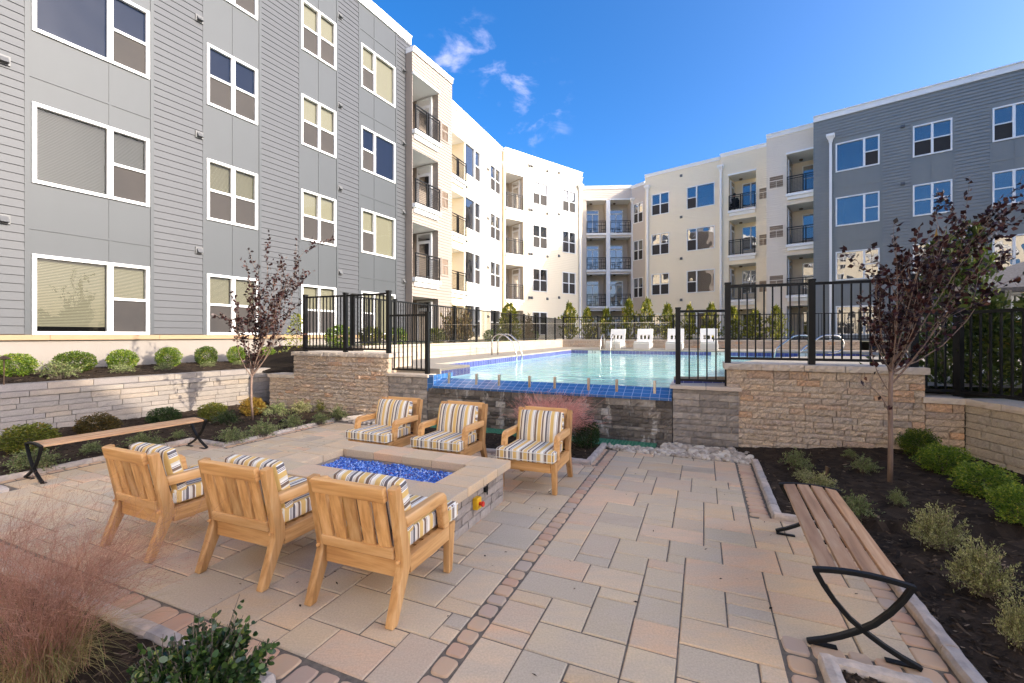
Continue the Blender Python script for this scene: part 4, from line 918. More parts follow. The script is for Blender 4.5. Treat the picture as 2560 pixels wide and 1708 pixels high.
# ============================================================ FENCES
def post_mesh(mb, h, s=.032): mb.box(-s, s, -s, s, 0, h - .02); mb.box(-s - .006, s + .006, -s - .006, s + .006, h - .02, h + .006)
def fence(name, label, pts, height, zs, group=None, pick=.10, post_extra=None, pw=.032, bar=.0095, bottom=.05, skip=(), no_post=()):
    """pts: post positions; a post stands at each, a panel of pickets hangs between neighbours"""
    p0 = Vector((pts[0][0], pts[0][1], 0)); root = thing(name, label, 'fence', p0, 0, group); cache = {}
    for i, p in enumerate(pts):
        if i in no_post: continue
        dz = (post_extra or {}).get(i, 0); zb = zs[i] - dz; key = round(height + dz, 3)
        q = pts[min(i + 1, len(pts) - 1)]; r_ = pts[max(i - 1, 0)]; ang = math.atan2(q[1] - r_[1], q[0] - r_[0])
        if key not in cache:
            mb = MB(); post_mesh(mb, height + dz + .03, pw); cache[key] = mb.build('post', 'black_metal', root)
            o = cache[key]
        else: o = cache[key].copy(); COL.objects.link(o)
        o.location = (p[0] - p0.x, p[1] - p0.y, zb); o.rotation_euler = (0, 0, ang)
    for i in range(len(pts) - 1):
        if i in skip: continue
        a, b = Vector((pts[i][0], pts[i][1])), Vector((pts[i + 1][0], pts[i + 1][1])); d = b - a; Ln = d.length; mb = MB(); x0, x1 = pw, Ln - pw
        mb.box(x0, x1, -.017, .017, height - .045, height - .008); mb.box(x0, x1, -.017, .017, bottom, bottom + .035)
        n = max(1, round((x1 - x0) / pick))
        for k in range(1, n): x = x0 + (x1 - x0) * k / n; mb.box(x - bar, x + bar, -bar, bar, bottom + .036, height - .046)
        o = mb.build('fence_panel', 'black_metal', root, fix=False); o.location = (a.x - p0.x, a.y - p0.y, zs[i]); o.rotation_euler = (0, 0, math.atan2(d.y, d.x))
    return root
def vw(v, u): q = W(v, u); return (q.x, q.y)
PD_ = (Vector(PIER[1]) - Vector(PIER[0])).normalized(); PN = Vector((-PD_.y, PD_.x))
def pier(s, off=.14): q = Vector(PIER[0]) + PD_ * s + PN * off; return (q.x, q.y)
fence('metal_fence', 'black metal fence of two tall panels on top of the left rough stone wall', [vw(-8.12, UF + .16), vw(-6.96, UF + .16), vw(-5.80, UF + .12)], 1.22, [1.29] * 3, post_extra={2: .39}, pw=.038)
fence('metal_fence', 'single narrow black fence panel on the low pier left of the blue spillway', [vw(-5.80, UF + .12), vw(-4.88, UF + .12)], 1.16, [.905] * 2, pw=.036, no_post=(0,))
fence('metal_fence', 'long black metal fence on the pale wall along the left of the pool', [vw(-7.24, 7.75 - 1.45 + 1.48 * i) for i in range(1, 13)], 1.13, [1.41] * 12, pw=.034)
fence('metal_fence', 'far black metal fence behind the row of loungers', [vw(-7.1 + 1.9 * i, 23.66) for i in range(8)] + [vw(7.8, 23.66), vw(9.6, 23.66)], 1.22, [1.42] * 10, pw=.04, bar=.011, pick=.12)
fence('metal_fence', 'single low black fence panel on the pier right of the blue spillway', [vw(-.36, UF + .12), pier(.02)], 1.13, [.905] * 2, pw=.036, pick=.115, no_post=(1,))
fence('metal_fence', 'tall black metal fence on the tan stone wall behind the plum tree', [pier(.02), pier(1.06), pier(2.16)], 1.14, [1.245] * 3, post_extra={0: .36, 2: .36}, pw=.04, pick=.105)
fence('metal_fence', 'black metal fence on the pale wall at the right edge in front of the evergreens', [pier(2.16), pier(2.62, .2), (5.60, 3.6), (5.45, 1.9)], 1.07, [.885] * 4, pw=.038, pick=.11, no_post=(0,))
fence('metal_fence', 'black metal fence behind the evergreens at the right edge', [(7.15, 7.55), (8.3, 7.5), (10.5, 7.4), (12.5, 7.2)], 1.5, [.86] * 4, pw=.05, pick=.115)
# glass pool fence on steel spigots
gl_us = 7.22
sp_px = [(1110, 1169), (1246, 1310), (1393, 1465), (1555, 1632)]; lab = ['left end of the spillway', 'second from the left end of the spillway', 'third from the left', 'right end by the right pier']
gv0, gv1 = -4.62, -.47; gw = (gv1 - gv0) / 4
proto = None
for i in range(4):
    loc = W(gv0 + gw * i, gl_us, .745)
    lb = 'frameless glass fence panel on two steel spigots, ' + lab[i]
    if proto is None:
        proto = thing('glass_panel', lb, 'glass panel', loc, -TH, 'glass pool fence panels'); 
        mb = MB(); mb.box(.012, gw - .012, -.005, .005, .09, 1.10); mb.build('pane', 'fence_glass', proto)
        mb = MB(); mb.box(.011, gw - .011, -.0058, .0058, 1.1005, 1.104); mb.build('polished_edge', 'steel', proto)
        for x in (gw * .22, gw * .78):
            mb = MB(); mb.box(x - .022, x + .022, -.024, .024, -.05, .20); mb.lathe([(.05, -.055), (.05, -.02), (.03, -.015)], 14, (x, 0)); mb.build('spigot', 'steel', proto, bevel=.004)
    else: dup(proto, loc, -TH, lb)

# ============================================================ FURNITURE
def puff(mb, W_, H_, T_, edge=.42, n=14, p=4):
    """pillow on the xz plane: two bulging faces joined by a boxed edge; side faces get rnd = 1"""
    base = len(mb.v)
    def pt(i, j, s):
        a, b = -1 + 2 * i / n, -1 + 2 * j / n; t = T_ / 2 * (edge + (1 - edge) * (1 - abs(a) ** p) * (1 - abs(b) ** p))
        k = 1 - .035 * (abs(a * b) ** 3)
        return (a * W_ / 2 * k, s * t, b * H_ / 2 * k)
    idx = {}
    for s in (-1, 1):
        for i in range(n + 1):
            for j in range(n + 1): idx[(s, i, j)] = len(mb.v); mb.v.append(pt(i, j, s))
    def add(q, r): mb.f.append(q); mb.r.append(r); mb.m.append(0); mb.uv.append(None)
    for i in range(n):
        for j in range(n):
            add((idx[(-1, i, j)], idx[(-1, i + 1, j)], idx[(-1, i + 1, j + 1)], idx[(-1, i, j + 1)]), 0.0); add((idx[(1, i, j)], idx[(1, i, j + 1)], idx[(1, i + 1, j + 1)], idx[(1, i + 1, j)]), 0.0)
    for k in range(n):
        add((idx[(-1, k, 0)], idx[(1, k, 0)], idx[(1, k + 1, 0)], idx[(-1, k + 1, 0)]), 0.0); add((idx[(-1, k, n)], idx[(-1, k + 1, n)], idx[(1, k + 1, n)], idx[(1, k, n)]), 0.0)
        add((idx[(-1, 0, k)], idx[(-1, 0, k + 1)], idx[(1, 0, k + 1)], idx[(1, 0, k)]), 1.0); add((idx[(-1, n, k)], idx[(1, n, k)], idx[(1, n, k + 1)], idx[(-1, n, k + 1)]), 1.0)
def make_chair(loc, rz, label):
    """teak club chair, front along +y"""
    t = thing('lounge_chair', label, 'armchair', loc, rz, 'teak lounge chairs around the fire pit')
    rear = [(-.405, 0), (-.355, 0), (-.225, .285), (-.225, .36), (-.326, .785), (-.384, .775), (-.305, .36), (-.305, .30)]
    for sx in (-1, 1):
        mb = MB(); x = sx * .299; mb.prism(rear, 'x', x - .028, x + .028, r=.3 + .2 * sx)
        for (yy, zz) in ((-.36, .755), (-.305, .335), (-.335, .70)): mb.box(x - .009, x + .009, yy - .024, yy, zz - .009, zz + .009, r=1)
        mb.build('rear_leg', 'teak_z', t, bevel=.006)
        mb = MB(); mb.prism([(.235, 0), (.280, 0), (.325, .335), (.235, .335)], 'x', x - .025, x + .025, r=.45); mb.build('front_leg', 'teak_z', t, bevel=.006)
        mb = MB(); mb.box(x - .026, x + .026, -.226, .234, .235, .335, r=.6)
        mb.build('side_rail', 'teak_y', t, bevel=.004)
        mb = MB(); arm = [(-.265, .515), (.135, .515), (.165, .335), (.235, .335), (.195, .555), (.165, .583), (.12, .59), (-.28, .585)]
        mb.prism(arm, 'x', x - .029, x + .031, r=.75); mb.build('armrest', 'teak_y', t, bevel=.012, seg=3)
    tilt = Matrix.Translation((0, -.265, .36)) @ Matrix.Rotation(math.atan2(.10, .44), 4, 'X')
    mb = MB(); mb.box(-.265, .265, -.055, -.015, .355, .445, r=.8, mtx=tilt); mb.build('top_rail', 'teak_x', t, bevel=.006); mb = MB(); mb.box(-.265, .265, -.05, -.018, -.01, .06, r=.55, mtx=tilt); mb.build('back_rail', 'teak_x', t, bevel=.006)
    mb = MB()
    for k in range(5):
        xa = -.262 + k * .1068; mb.box(xa, xa + .083, -.042, -.022, .0605, .3545, r=random.random(), mtx=tilt)
    mb.build('back_slats', 'teak_z', t, bevel=.003)
    mb = MB(); mb.box(-.265, .265, -.285, -.245, .225, .325, r=.5); mb.build('rear_apron', 'teak_x', t, bevel=.004); mb = MB(); mb.box(-.267, .267, .262, .302, .225, .325, r=.65); mb.build('front_apron', 'teak_x', t, bevel=.004)
    mb = MB()
    for k in range(6): mb.box(-.262, .262, -.22 + k * .08, -.16 + k * .08, .30, .322, r=.4)
    mb.build('seat_slats', 'teak_x', t)
    # seat cushion with front ears
    mb = MB(); poly = [(-.262, -.20), (.262, -.20), (.262, .238), (.322, .238), (.322, .375), (-.322, .375), (-.322, .238), (-.262, .238)]
    mb.prism(poly, 'z', .338, .455, r=0)
    o = mb.build('seat_cushion', 'stripes_seat', t, bevel=.022, seg=3)
    at = o.data.attributes['rnd'].data
    for p in o.data.polygons: at[p.index].value = 1.0 if abs(p.normal.x) > .7 else 0.0
    for z in (.358, .438):
        pm = MB(); pl = [(-.31, .374), (.31, .374)]; pm.tube([(-.318, .25, z), (-.318, .365, z), (-.31, .374, z), (.31, .374, z), (.318, .365, z), (.318, .25, z)], .004, 6); pm.build('piping', 'vinyl_white', o)
    mb = MB(); puff(mb, .535, .385, .165); o = mb.build('back_cushion', 'stripes_back', t, smooth=True, bevel=.012, seg=2); o.location = (0, -.168, .588); o.rotation_euler = (.24, 0, 0)
    mb = MB(); mb.box(.3235, .3245, .08, .125, .27, .288); mb.build('maker_plate', 'steel', t)
    return t
ch = [((-.961 + .39 * .36, 2.61 + .39 * .933), -R(21.5), 'teak chair nearest the camera, its slatted back towards us, yellow button box beyond it'),
      ((-1.895 + .39 * .37, 2.978 + .39 * .929), -R(21.8), 'middle teak chair of the near row, slatted back towards us'),
      ((-2.91 + .39 * .385, 3.348 + .39 * .923), -R(24), 'teak chair at the left end of the near row, back towards us, before the bench'),
      ((.262, 4.95), math.pi - R(22), 'teak chair facing us at the right end of the far row, before pink grass'),
      ((-.75, 5.41), math.pi - R(22.5), 'middle teak chair of the far row facing us, seat towards the fire pit'),
      ((-1.655, 5.81), math.pi - R(24), 'teak chair facing us at the left end of the far row, before grey pier')]
c0 = make_chair((ch[0][0][0], ch[0][0][1], .002), ch[0][1], ch[0][2])
for (p, a, lb) in ch[1:]: dup(c0, (p[0], p[1], .002), a, lb)

# fire pit
FC = W(0, 0); fr_ = Vector((-.245, 3.90)) ; fp = fr_ - Vector((CT, -ST)) * 1.10
ft = thing('fire_pit', 'long rectangular stone fire pit table filled with blue glass between the chairs', 'fire pit', (fp.x, fp.y, 0), -TH)
RW, RD, ZT = 1.04, .53, .40; rr = random.Random(5)
def pit_wall(length, mtx, seed):
    rnd = random.Random(seed); mb = MB(); z = 0.0
    while z < .305:
        h = .078; x = 0; 
        while x < length - .001:
            l = rnd.uniform(.14, .36)
            if length - x - l < .1: l = length - x
            block(mb, x, x + l, z, min(z + h, .322), .09, .012, rnd); x += l
        z += h
    mb.v = [tuple(mtx @ Vector(p)) for p in mb.v]; return mb.build('pit_side', 'stone_pit', ft)
for (x, y, a, ln, sd_) in ((-RW, -RD, 0, 2 * RW, 1), (RW, -RD, 90, 2 * RD, 2), (RW, RD, 180, 2 * RW, 3), (-RW, RD, 270, 2 * RD, 4)): pit_wall(ln, Matrix.Translation((x, y, 0)) @ Matrix.Rotation(R(a), 4, 'Z'), sd_)
ix, iy, ox, oy = .775, .285, 1.10, .595; mb = MB()
def capstones(x0, x1, y0, y1, n, horiz):
    for k in range(n):
        if horiz: a, b, c, d = x0 + (x1 - x0) * k / n, x0 + (x1 - x0) * (k + 1) / n, y0, y1
        else: a, b, c, d = x0, x1, y0 + (y1 - y0) * k / n, y0 + (y1 - y0) * (k + 1) / n
        mb.box(a + .002, b - .002, c + .002, d - .002, .322, ZT + rr.uniform(-.0015, .0015), r=rr.random())
capstones(-ox, ox, -oy, -iy, 5, True); capstones(-ox, ox, iy, oy, 6, True); capstones(ix, ox, -iy, iy, 2, False); capstones(-ox, -ix, -iy, iy, 2, False)
mb.build('coping', 'paver', ft, bevel=.006)
mb = MB()
for (a, b, c, d) in ((-ix - .05, ix + .05, -iy - .05, -iy + .004), (-ix - .05, ix + .05, iy - .004, iy + .05), (-ix - .05, -ix + .004, -iy, iy), (ix - .004, ix + .05, -iy, iy)): mb.box(a, b, c, d, .2, .3215, r=.2)
mb.build('pit_lining', 'stone_pit', ft)
V = []; Fq = []; rn = []
def shard(p, s):
    a = np.array([[1, 1, 1], [1, -1, -1], [-1, 1, -1], [-1, -1, 1]]) * s * rng.uniform(.6, 1.2, (4, 3)); q = rng.normal(size=(3, 3)); q, _ = np.linalg.qr(q); a = a @ q + np.array(p); b = len(V); V.extend(a.tolist()); Fq.extend([(b, b + 1, b + 2), (b, b + 3, b + 1), (b, b + 2, b + 3), (b + 1, b + 3, b + 2)]); r = rng.random(); rn.extend([r] * 4)
for k in range(5200):
    x, y = rng.uniform(-ix + .01, ix - .01), rng.uniform(-iy + .01, iy - .01); shard((x, y, .298 + .02 * noise.noise((x * 6, y * 6, 0)) + rng.uniform(-.008, .010)), rng.uniform(.006, .012))
V.extend([(-ix, -iy, .272), (ix, -iy, .272), (ix, iy, .272)]); Fq.append((len(V) - 3, len(V) - 2, len(V) - 1)); rn.append(.1)
V.extend([(-ix, -iy, .272), (ix, iy, .272), (-ix, iy, .272)]); Fq.append((len(V) - 3, len(V) - 2, len(V) - 1)); rn.append(.1)
o = np_mesh('glass_pebbles', V, Fq, rn, 'fire_glass', ft); o['kind'] = 'stuff'
mb = MB(); mb.box(RW + .005, RW + .055, -.115, -.035, .15, .25); bx = mb.build('stop_box', 'yellow', ft, bevel=.008)
mb = MB(); mb.lathe([(.0, .0), (.022, .0), (.024, -.012), (.016, -.02), (.016, -.05)], 16); q = mb.build('stop_button', 'red', bx); q.location = (RW + .095, -.075, .20); q.rotation_euler = (0, R(90), 0)
mb = MB(); mb.box(RW + .004, RW + .028, .10, .145, .235, .275); mb.tube([(RW + .03, .122, .21), (RW + .03, .122, .30)], .006, 8); mb.build('gas_valve', 'black_metal', ft)

# benches
def make_bench(loc, rz, label, Ln=1.55, w=.20):
    t = thing('bench', label, 'bench', loc, rz, 'slatted benches with black cross legs'); H = .415
    zc = lambda x: H + .022 * (1 - (x / w) ** 2)
    for k in range(4):
        a = -w + .012 + k * (2 * w - .024) / 4 + .008; b = a + (2 * w - .024) / 4 - .016; mb = MB()
        mb.prism([(a, zc(a) - .024), (b, zc(b) - .024), (b, zc(b)), (a, zc(a))], 'y', -Ln / 2 + .0155, Ln / 2 - .0155, r=random.random()); mb.build('slat', 'ipe', t, bevel=.004)
    for sy in (-1, 1):
        y = sy * (Ln / 2); fr = MB(); hw = .015
        def sweep(pts, th=.032):
            P = [Vector(p) for p in pts]; base = len(fr.v); nP = len(P)
            for i, p in enumerate(P):
                d = (P[min(i + 1, nP - 1)] - P[max(i - 1, 0)]).normalized(); nn = Vector((-d.y, d.x)) * th / 2
                for (q, yy) in ((p + nn, y - hw), (p - nn, y - hw), (p - nn, y + hw), (p + nn, y + hw)): fr.v.append((q.x, yy, q.y))
            fs = [(base, base + 1, base + 2, base + 3), tuple(base + (nP - 1) * 4 + j for j in (3, 2, 1, 0))]
            for i in range(nP - 1):
                for j in range(4): fs.append((base + i * 4 + j, base + (i + 1) * 4 + j, base + (i + 1) * 4 + (j + 1) % 4, base + i * 4 + (j + 1) % 4))
            for f in fs: fr.f.append(f); fr.r.append(.5); fr.m.append(0); fr.uv.append(None)
        sweep([(-w - .012 + (2 * w + .024) * i / 12, zc(-w + 2 * w * i / 12) - .010) for i in range(13)], .024)
        for s in (-1, 1):
            C = [(-w * s, H - .012), (-.165 * s, .335), (-.115 * s, .26), (-.05 * s, .185), (.02 * s, .13), (.09 * s, .085), (.16 * s, .048), (.235 * s, .016)]
            sweep(C, .024); fr.box(min(.235 * s, .10 * s), max(.235 * s, .10 * s), y - sy * .022 - .018, y - sy * .022 + .018, 0.001, .010)
        fr.build('end_frame', 'black_metal', t, bevel=.003)
        # cross strap under the slats
    mb = MB()
    for yy in (-.3, 0, .3): mb.box(-w + .03, w - .03, yy - .018, yy + .018, H - .032, H - .024 + .0005)
    mb.build('strap', 'black_metal', t)
    return t
bR = (Vector((1.587, 2.342)) + Vector((1.96, 2.231)) + Vector((2.26, 3.67)) + Vector((2.61, 3.556))) / 4
make_bench((bR.x, bR.y, 0), -R(25), 'brown slatted bench at the right edge of the path beside the mulch bed', 1.48)
make_bench((-5.02, 5.80, 0), -R(26.5), 'brown slatted bench on the left with its back to the pale stone wall', 1.72)

# chaise loungers on the far deck
lg = None; ll = ['first white chaise lounger from the left, right of the far pool ladder', 'second white chaise lounger from the left on the far deck', 'third white chaise lounger, partly behind the post of the right low fence panel', 'rightmost white chaise lounger, seen through the right low fence panel']
for i, (px, v) in enumerate(((1541, -4.0), (1610, -2.6), (1688, -1.2), (1772, .35))):
    u = 21.7; p = W(v, u, ZD)
    r = (px - CX) / F_PX; v = (r * u * CT - u * ST) / (CT + r * ST); p = W(v, u, ZD); rz = -TH
    if lg is None:
        lg = thing('chaise_lounger', ll[0], 'lounger', p, rz, 'white loungers on the far pool deck')
        mb = MB(); mb.box(-.36, .36, -.95, .55, 0, .30); mb.build('base', 'lounge_shell', lg, bevel=.03)
        mb = MB(); mb.box(-.34, .34, -.93, .28, .303, .37); mb.build('seat', 'vinyl_white', lg, bevel=.02)
        tm = Matrix.Translation((0, .25, .34)) @ Matrix.Rotation(R(-28), 4, 'X')
        mb = MB()
        mb.box(-.36, .36, -.03, .03, .0, .12, mtx=tm); mb.box(-.36, .36, -.03, .03, .34, .68, mtx=tm)
        for (a, b) in ((-.36, -.22), (-.12, -.05), (.05, .12), (.22, .36)): mb.box(a, b, -.03, .03, .1202, .3398, mtx=tm)
        mb.build('backrest', 'vinyl_white', lg, bevel=.008)
    else: dup(lg, p, rz, ll[i])
st_ = None
for i, (px, lb) in enumerate(((1520, 'thin black side table frame left of the first lounger'), (1800, 'thin black side table frame right of the last lounger'))):
    u = 21.3; r = (px - CX) / F_PX; v = (r * u * CT - u * ST) / (CT + r * ST); p = W(v, u, ZD)
    if st_ is None:
        st_ = thing('side_table', lb, 'side table', p, -TH, 'black side tables by the loungers'); mb = MB()
        for (x, y) in ((-.25, -.25), (.25, -.25), (.25, .25), (-.25, .25)): mb.box(x - .015, x + .015, y - .015, y + .015, 0, .46)
        for q in (.06, .455): mb.box(-.265, .265, -.262, -.238, q, q + .028); mb.box(-.265, .265, .238, .262, q, q + .028); mb.box(-.262, -.238, -.237, .237, q, q + .028); mb.box(.238, .262, -.237, .237, q, q + .028)
        mb.build('frame', 'black_metal', st_); mb = MB(); mb.box(-.27, .27, -.27, .27, .484, .50); mb.build('top', 'black_metal', st_)
    else: dup(st_, p, -TH, lb)

# pool ladders and grab rails
def ladder(label, v, u, ang, wdt=.45):
    t = thing('pool_ladder', label, 'pool ladder', W(v, u, ZD), ang, 'polished steel pool ladders')
    for s in (-1, 1):
        mb = MB(); x = s * wdt / 2; pts = [(x, .55, 0)] + [(x, .55, .30)] + [(x, .24 + .31 * math.cos(a), .42 + .26 * math.sin(a)) for a in np.linspace(0, math.pi * .75, 9)] + [(x, -.22, .40), (x, -.32, .02), (x, -.32, -.5)]
        mb.tube(pts, .024, 10); mb.build('handrail', 'steel', t, smooth=True)
    mb = MB(); mb.box(-wdt / 2, wdt / 2, -.37, -.27, -.25, -.22); mb.build('step', 'vinyl_white', t)
ladder('steel pool ladder on the left edge of the pool', -5.75, 13.2, math.pi / 2 - TH)
ladder('steel pool ladder on the far edge of the pool left of the loungers', -4.0, 20.05, -TH)
def grab(label, v, u, ang):
    t = thing('grab_rail', label, 'grab rail', W(v, u, ZD), ang, 'curved steel grab rails at the pool steps'); mb = MB()
    mb.tube([(-.75, 0, -.2), (-.70, 0, .12), (-.55, 0, .28), (-.1, 0, .60), (.05, 0, .64)] + [(.30 + .26 * math.sin(a), 0, .38 + .26 * math.cos(a)) for a in np.linspace(0, math.pi, 8)] + [(.12, 0, .11)], .024, 10); mb.build('rail', 'steel', t, smooth=True)
grab('curved steel grab rail left of the two behind the tall right fence', 3.0, 18.4, R(-5)); grab('curved steel grab rail right of the two behind the tall right fence', 3.3, 15.9, R(-5))

# floor grate and pebbles under the spillway
mb = MB(); t = thing('floor_grate', 'green plastic grate over the trough at the foot of the stained wall', 'grate', W(-4.9, 6.68, 0), -TH); Lg, Dg = 4.25, .36
for k in range(int(Lg / .055)): mb.box(k * .055, k * .055 + .014, 0, Dg, -.01, .018)
for k in range(5): mb.box(0, Lg, k * Dg / 4.2, k * Dg / 4.2 + .012, -.012, .0165)
mb.build('grid', 'grate', t, fix=False); mb = MB(); mb.box(0, Lg, 0, Dg, -.03, -.015); mb.build('trough', 'dark_gap', t)
def pebbles(name, regs):
    V = []; Fq = []; rn = []; ico = bmesh.new(); bmesh.ops.create_icosphere(ico, subdivisions=2, radius=1); iv = np.array([v.co for v in ico.verts]); fi = [tuple(v.index for v in f.verts) for f in ico.faces]; ico.free()
    for (v0, v1, u0, u1, n, smin, smax, zz) in regs:
        for k in range(n):
            s = rng.uniform(smin, smax); sc = s * np.array([rng.uniform(.8, 1.25), rng.uniform(.7, 1.1), rng.uniform(.45, .75)]); a = rng.uniform(0, 6.28)
            q = iv * (1 + .12 * np.sin(iv @ rng.normal(size=3) * 2.5 + rng.uniform(0, 6)))[:, None] * sc; c, s_ = math.cos(a), math.sin(a); q = q @ np.array([[c, s_, 0], [-s_, c, 0], [0, 0, 1]])
            p = W(rng.uniform(v0, v1), rng.uniform(u0, u1), zz + sc[2] * rng.uniform(.1, .9)); b = len(V); V.extend((q + np.array(p)).tolist()); Fq.extend([(f[0] + b, f[1] + b, f[2] + b) for f in fi]); rn.extend([rng.random()] * len(fi))
    o = np_mesh(name, V, Fq, rn, 'pebble', smooth=True); o['label'] = 'pale rounded river stones spread at the foot of the stained wall'; return struct(o, 'stuff')
pebbles('river_stones', [(-1.2, .60, 6.46, 6.72, 330, .018, .05, -.01), (-.55, .58, 6.66, 7.05, 260, .022, .06, .0), (-6.2, -5.35, 6.5, 7.0, 160, .02, .05, -.01), (-1.3, -.5, 6.48, 6.68, 120, .015, .035, .01)])
sheet('gravel_bed', [[W(-6.4, 6.38), W(.62, 6.38), W(.62, 7.1), W(-6.4, 7.1)]], -.025, 'joint')

# path lights and small spots
def path_light(loc, label, h=.40):
    t = thing('path_light', label, 'path light', loc, 0, 'bronze mushroom path lights'); mb = MB(); mb.tube([(0, 0, -.03), (0, 0, h - .02)], .009, 8); mb.build('stake', 'bronze', t)
    mb = MB(); mb.lathe([(.006, h - .035), (.085, h - .03), (.088, h - .024), (.05, h), (.02, h + .022), (.0, h + .026)], 20); mb.build('cap', 'bronze', t)
path_light(G(1478, 1120, .03), 'bronze mushroom path light beside the round shrub right of the far chairs', .41)
path_light(W(-3.42, 6.35, .02), 'bronze mushroom path light in front of the stained wall between two far chairs', .42)
q = G(10, 958, .87); path_light(q, 'bronze mushroom path light in the raised bed at the left edge', .42)
t = thing('spot_light', 'small copper spot light stub in the mulch beyond the right bench', 'spot light', G(2062, 1192, .08)); mb = MB(); mb.tube([(0, 0, -.02), (.02, 0, .06), (.035, 0, .11)], [.016, .02, .026], 12); mb.build('barrel', 'bronze', t)
t = thing('spot_light', 'small black spot light in the left bed among low shrubs', 'spot light', G(701, 1066, .05)); mb = MB(); mb.tube([(0, 0, 0), (0, 0, .07)], .008, 8); mb.tube([(-.02, 0, .08), (.05, 0, .10)], [.018, .03], 12); mb.build('barrel', 'black_metal', t)

# ============================================================ PLANTS
def rot_frames(D):
    D = D / np.maximum(np.linalg.norm(D, axis=1, keepdims=True), 1e-9); ref = rng.normal(size=D.shape); N_ = np.cross(D, ref); N_ /= np.maximum(np.linalg.norm(N_, axis=1, keepdims=True), 1e-9); return D, N_, np.cross(D, N_)
def leaves(C, D, ln, wd, fold=.25, rnd=None):
    """one folded diamond leaf per row of C: pointing along D"""
    n = len(C); D, Nn, B = rot_frames(D); ln = np.broadcast_to(ln, n)[:, None]; wd = np.broadcast_to(wd, n)[:, None]
    V = np.stack([C, C + D * ln * .45 + B * wd * .5 + Nn * wd * fold, C + D * ln, C + D * ln * .45 - B * wd * .5 + Nn * wd * fold], 1).reshape(-1, 3)
    Fq = np.arange(4 * n).reshape(n, 4); return V, Fq, (rng.random(n) if rnd is None else rnd)
def sphere_dirs(n): d = rng.normal(size=(n, 3)); return d / np.linalg.norm(d, axis=1, keepdims=True)
def boxwood_mesh(name, m, n=2600, leaf=.052, lump=.16, flat=.92, bottom=-.93, seed=0):
    """unit-diameter clipped shrub: leaves in a lumpy shell, shoots poking out"""
    d = sphere_dirs(n * 2); d = d[d[:, 2] > bottom]; d = d[:n]; off = seed * 7.3
    lp = np.array([noise.noise((q[0] * 2.6 + off, q[1] * 2.6, q[2] * 2.6)) + .5 * noise.noise((q[0] * 6 + off, q[1] * 6, q[2] * 6)) for q in d])
    rad = (.5 + lump * .5 * lp) * (1 - .55 * rng.random(len(d)) ** 2.0); C = d * rad[:, None]; C[:, 2] = C[:, 2] * flat + .5 * flat * .95
    D = d * .8 + rng.normal(size=d.shape) * .55 + np.array([0, 0, .35]); shade = rng.random(len(d)) * .75 + np.clip(lp * .5 + .15, 0, .25)
    V, Fq, r = leaves(C, D, leaf * rng.uniform(.7, 1.3, len(d)), leaf * .62 * rng.uniform(.8, 1.2, len(d)), .2, np.clip(shade, 0, 1))
    return V, Fq, r
def make_box(name, m, n, leaf, seed, lump=.16, flat=.92):
    V, Fq, r = boxwood_mesh(name, m, n, leaf, lump, flat, seed=seed)
    k = len(r); mbt = MB()
    for q in range(9):
        a = q * .7 + seed; mbt.tube([(0.02 * math.cos(a), .02 * math.sin(a), -.02), (.12 * math.cos(a), .12 * math.sin(a), .22), (.28 * math.cos(a), .28 * math.sin(a), .48)], [.018, .012, .005], 4, caps=False)
    V2 = np.array(mbt.v); F2 = np.array([f for f in mbt.f]) + len(V)
    o = np_mesh(name, np.vstack([V, V2]), np.vstack([Fq, F2]), np.concatenate([r, np.full(len(F2), .3)]), [m, 'twig_grey'], midx=np.concatenate([np.zeros(k), np.ones(len(F2))])); return o
PROTO = {}
def place_box(key, m, loc, dia, hgt, label, group, n=4200, leaf=.058, lump=.16):
    kk = (key, m)
    if kk not in PROTO: o = PROTO[kk] = make_box('boxwood_shrub', m, n, leaf, len(PROTO) + 1, lump)
    else: o = PROTO[kk].copy(); COL.objects.link(o)
    o.location = loc; o.rotation_euler = (0, 0, random.uniform(0, 6.28)); o.scale = (dia * .84, dia * .84, hgt * .9 / .9); return tag(o, label, 'shrub', group)
# upper left bed: seven clipped shrubs
def on_offset(px, off): p = A0 + An * off; return p + Ad * ray_line(px, p, Ad)
ub = [(38, 92, 62, 'leftmost round green shrub in the raised bed, cut by the photo edge'), (187.5, 93, 57, 'round green shrub in the raised bed under the big picture window'), (306, 72, 54, 'round green shrub in the raised bed under the right half of the picture window'), (421, 61, 54, 'round green shrub in the raised bed below the siding between two windows'), (515.5, 57, 51, 'round yellow-green shrub in the raised bed left of the left plum tree'), (591, 48, 47, 'round green shrub in the raised bed directly behind the left plum tree crown base'), (668, 44, 41, 'small round shrub in the raised bed right of the left plum tree')]
for i, (px, wpx, hpx, lb) in enumerate(ub):
    p = on_offset(px, .62 if i else .75); s = wpx * p.y / F_PX; h = hpx * p.y / F_PX; place_box(i % 2, 'leaf_box_bright' if i % 3 != 1 else 'leaf_box', (p.x, p.y, h_upper(p.x, p.y) - .01), s, h, lb, 'clipped shrubs in the raised bed', lump=.12)
lb_ = [(71, 1122, 126, 76, 'leaf_yellowgreen', 'wide yellow-green shrub at the left edge behind the left bench'), (243, 1084, 100, 58, 'leaf_box_brown', 'brownish round shrub behind the left bench, second from the left edge'), (409.5, 1057, 80, 46, 'leaf_box_dark', 'dark olive round shrub behind the far end of the left bench'), (532, 1046, 73, 48, 'leaf_yellowgreen', 'round yellow and green shrub in the shadow of the plum tree on the pale wall'), (632, 1032, 66, 46, 'leaf_box_gold', 'golden round shrub right behind the left plum tree trunk'), (724.5, 1011, 62, 52, 'leaf_box_bright', 'bright green round shrub in the corner by the left rough stone wall')]
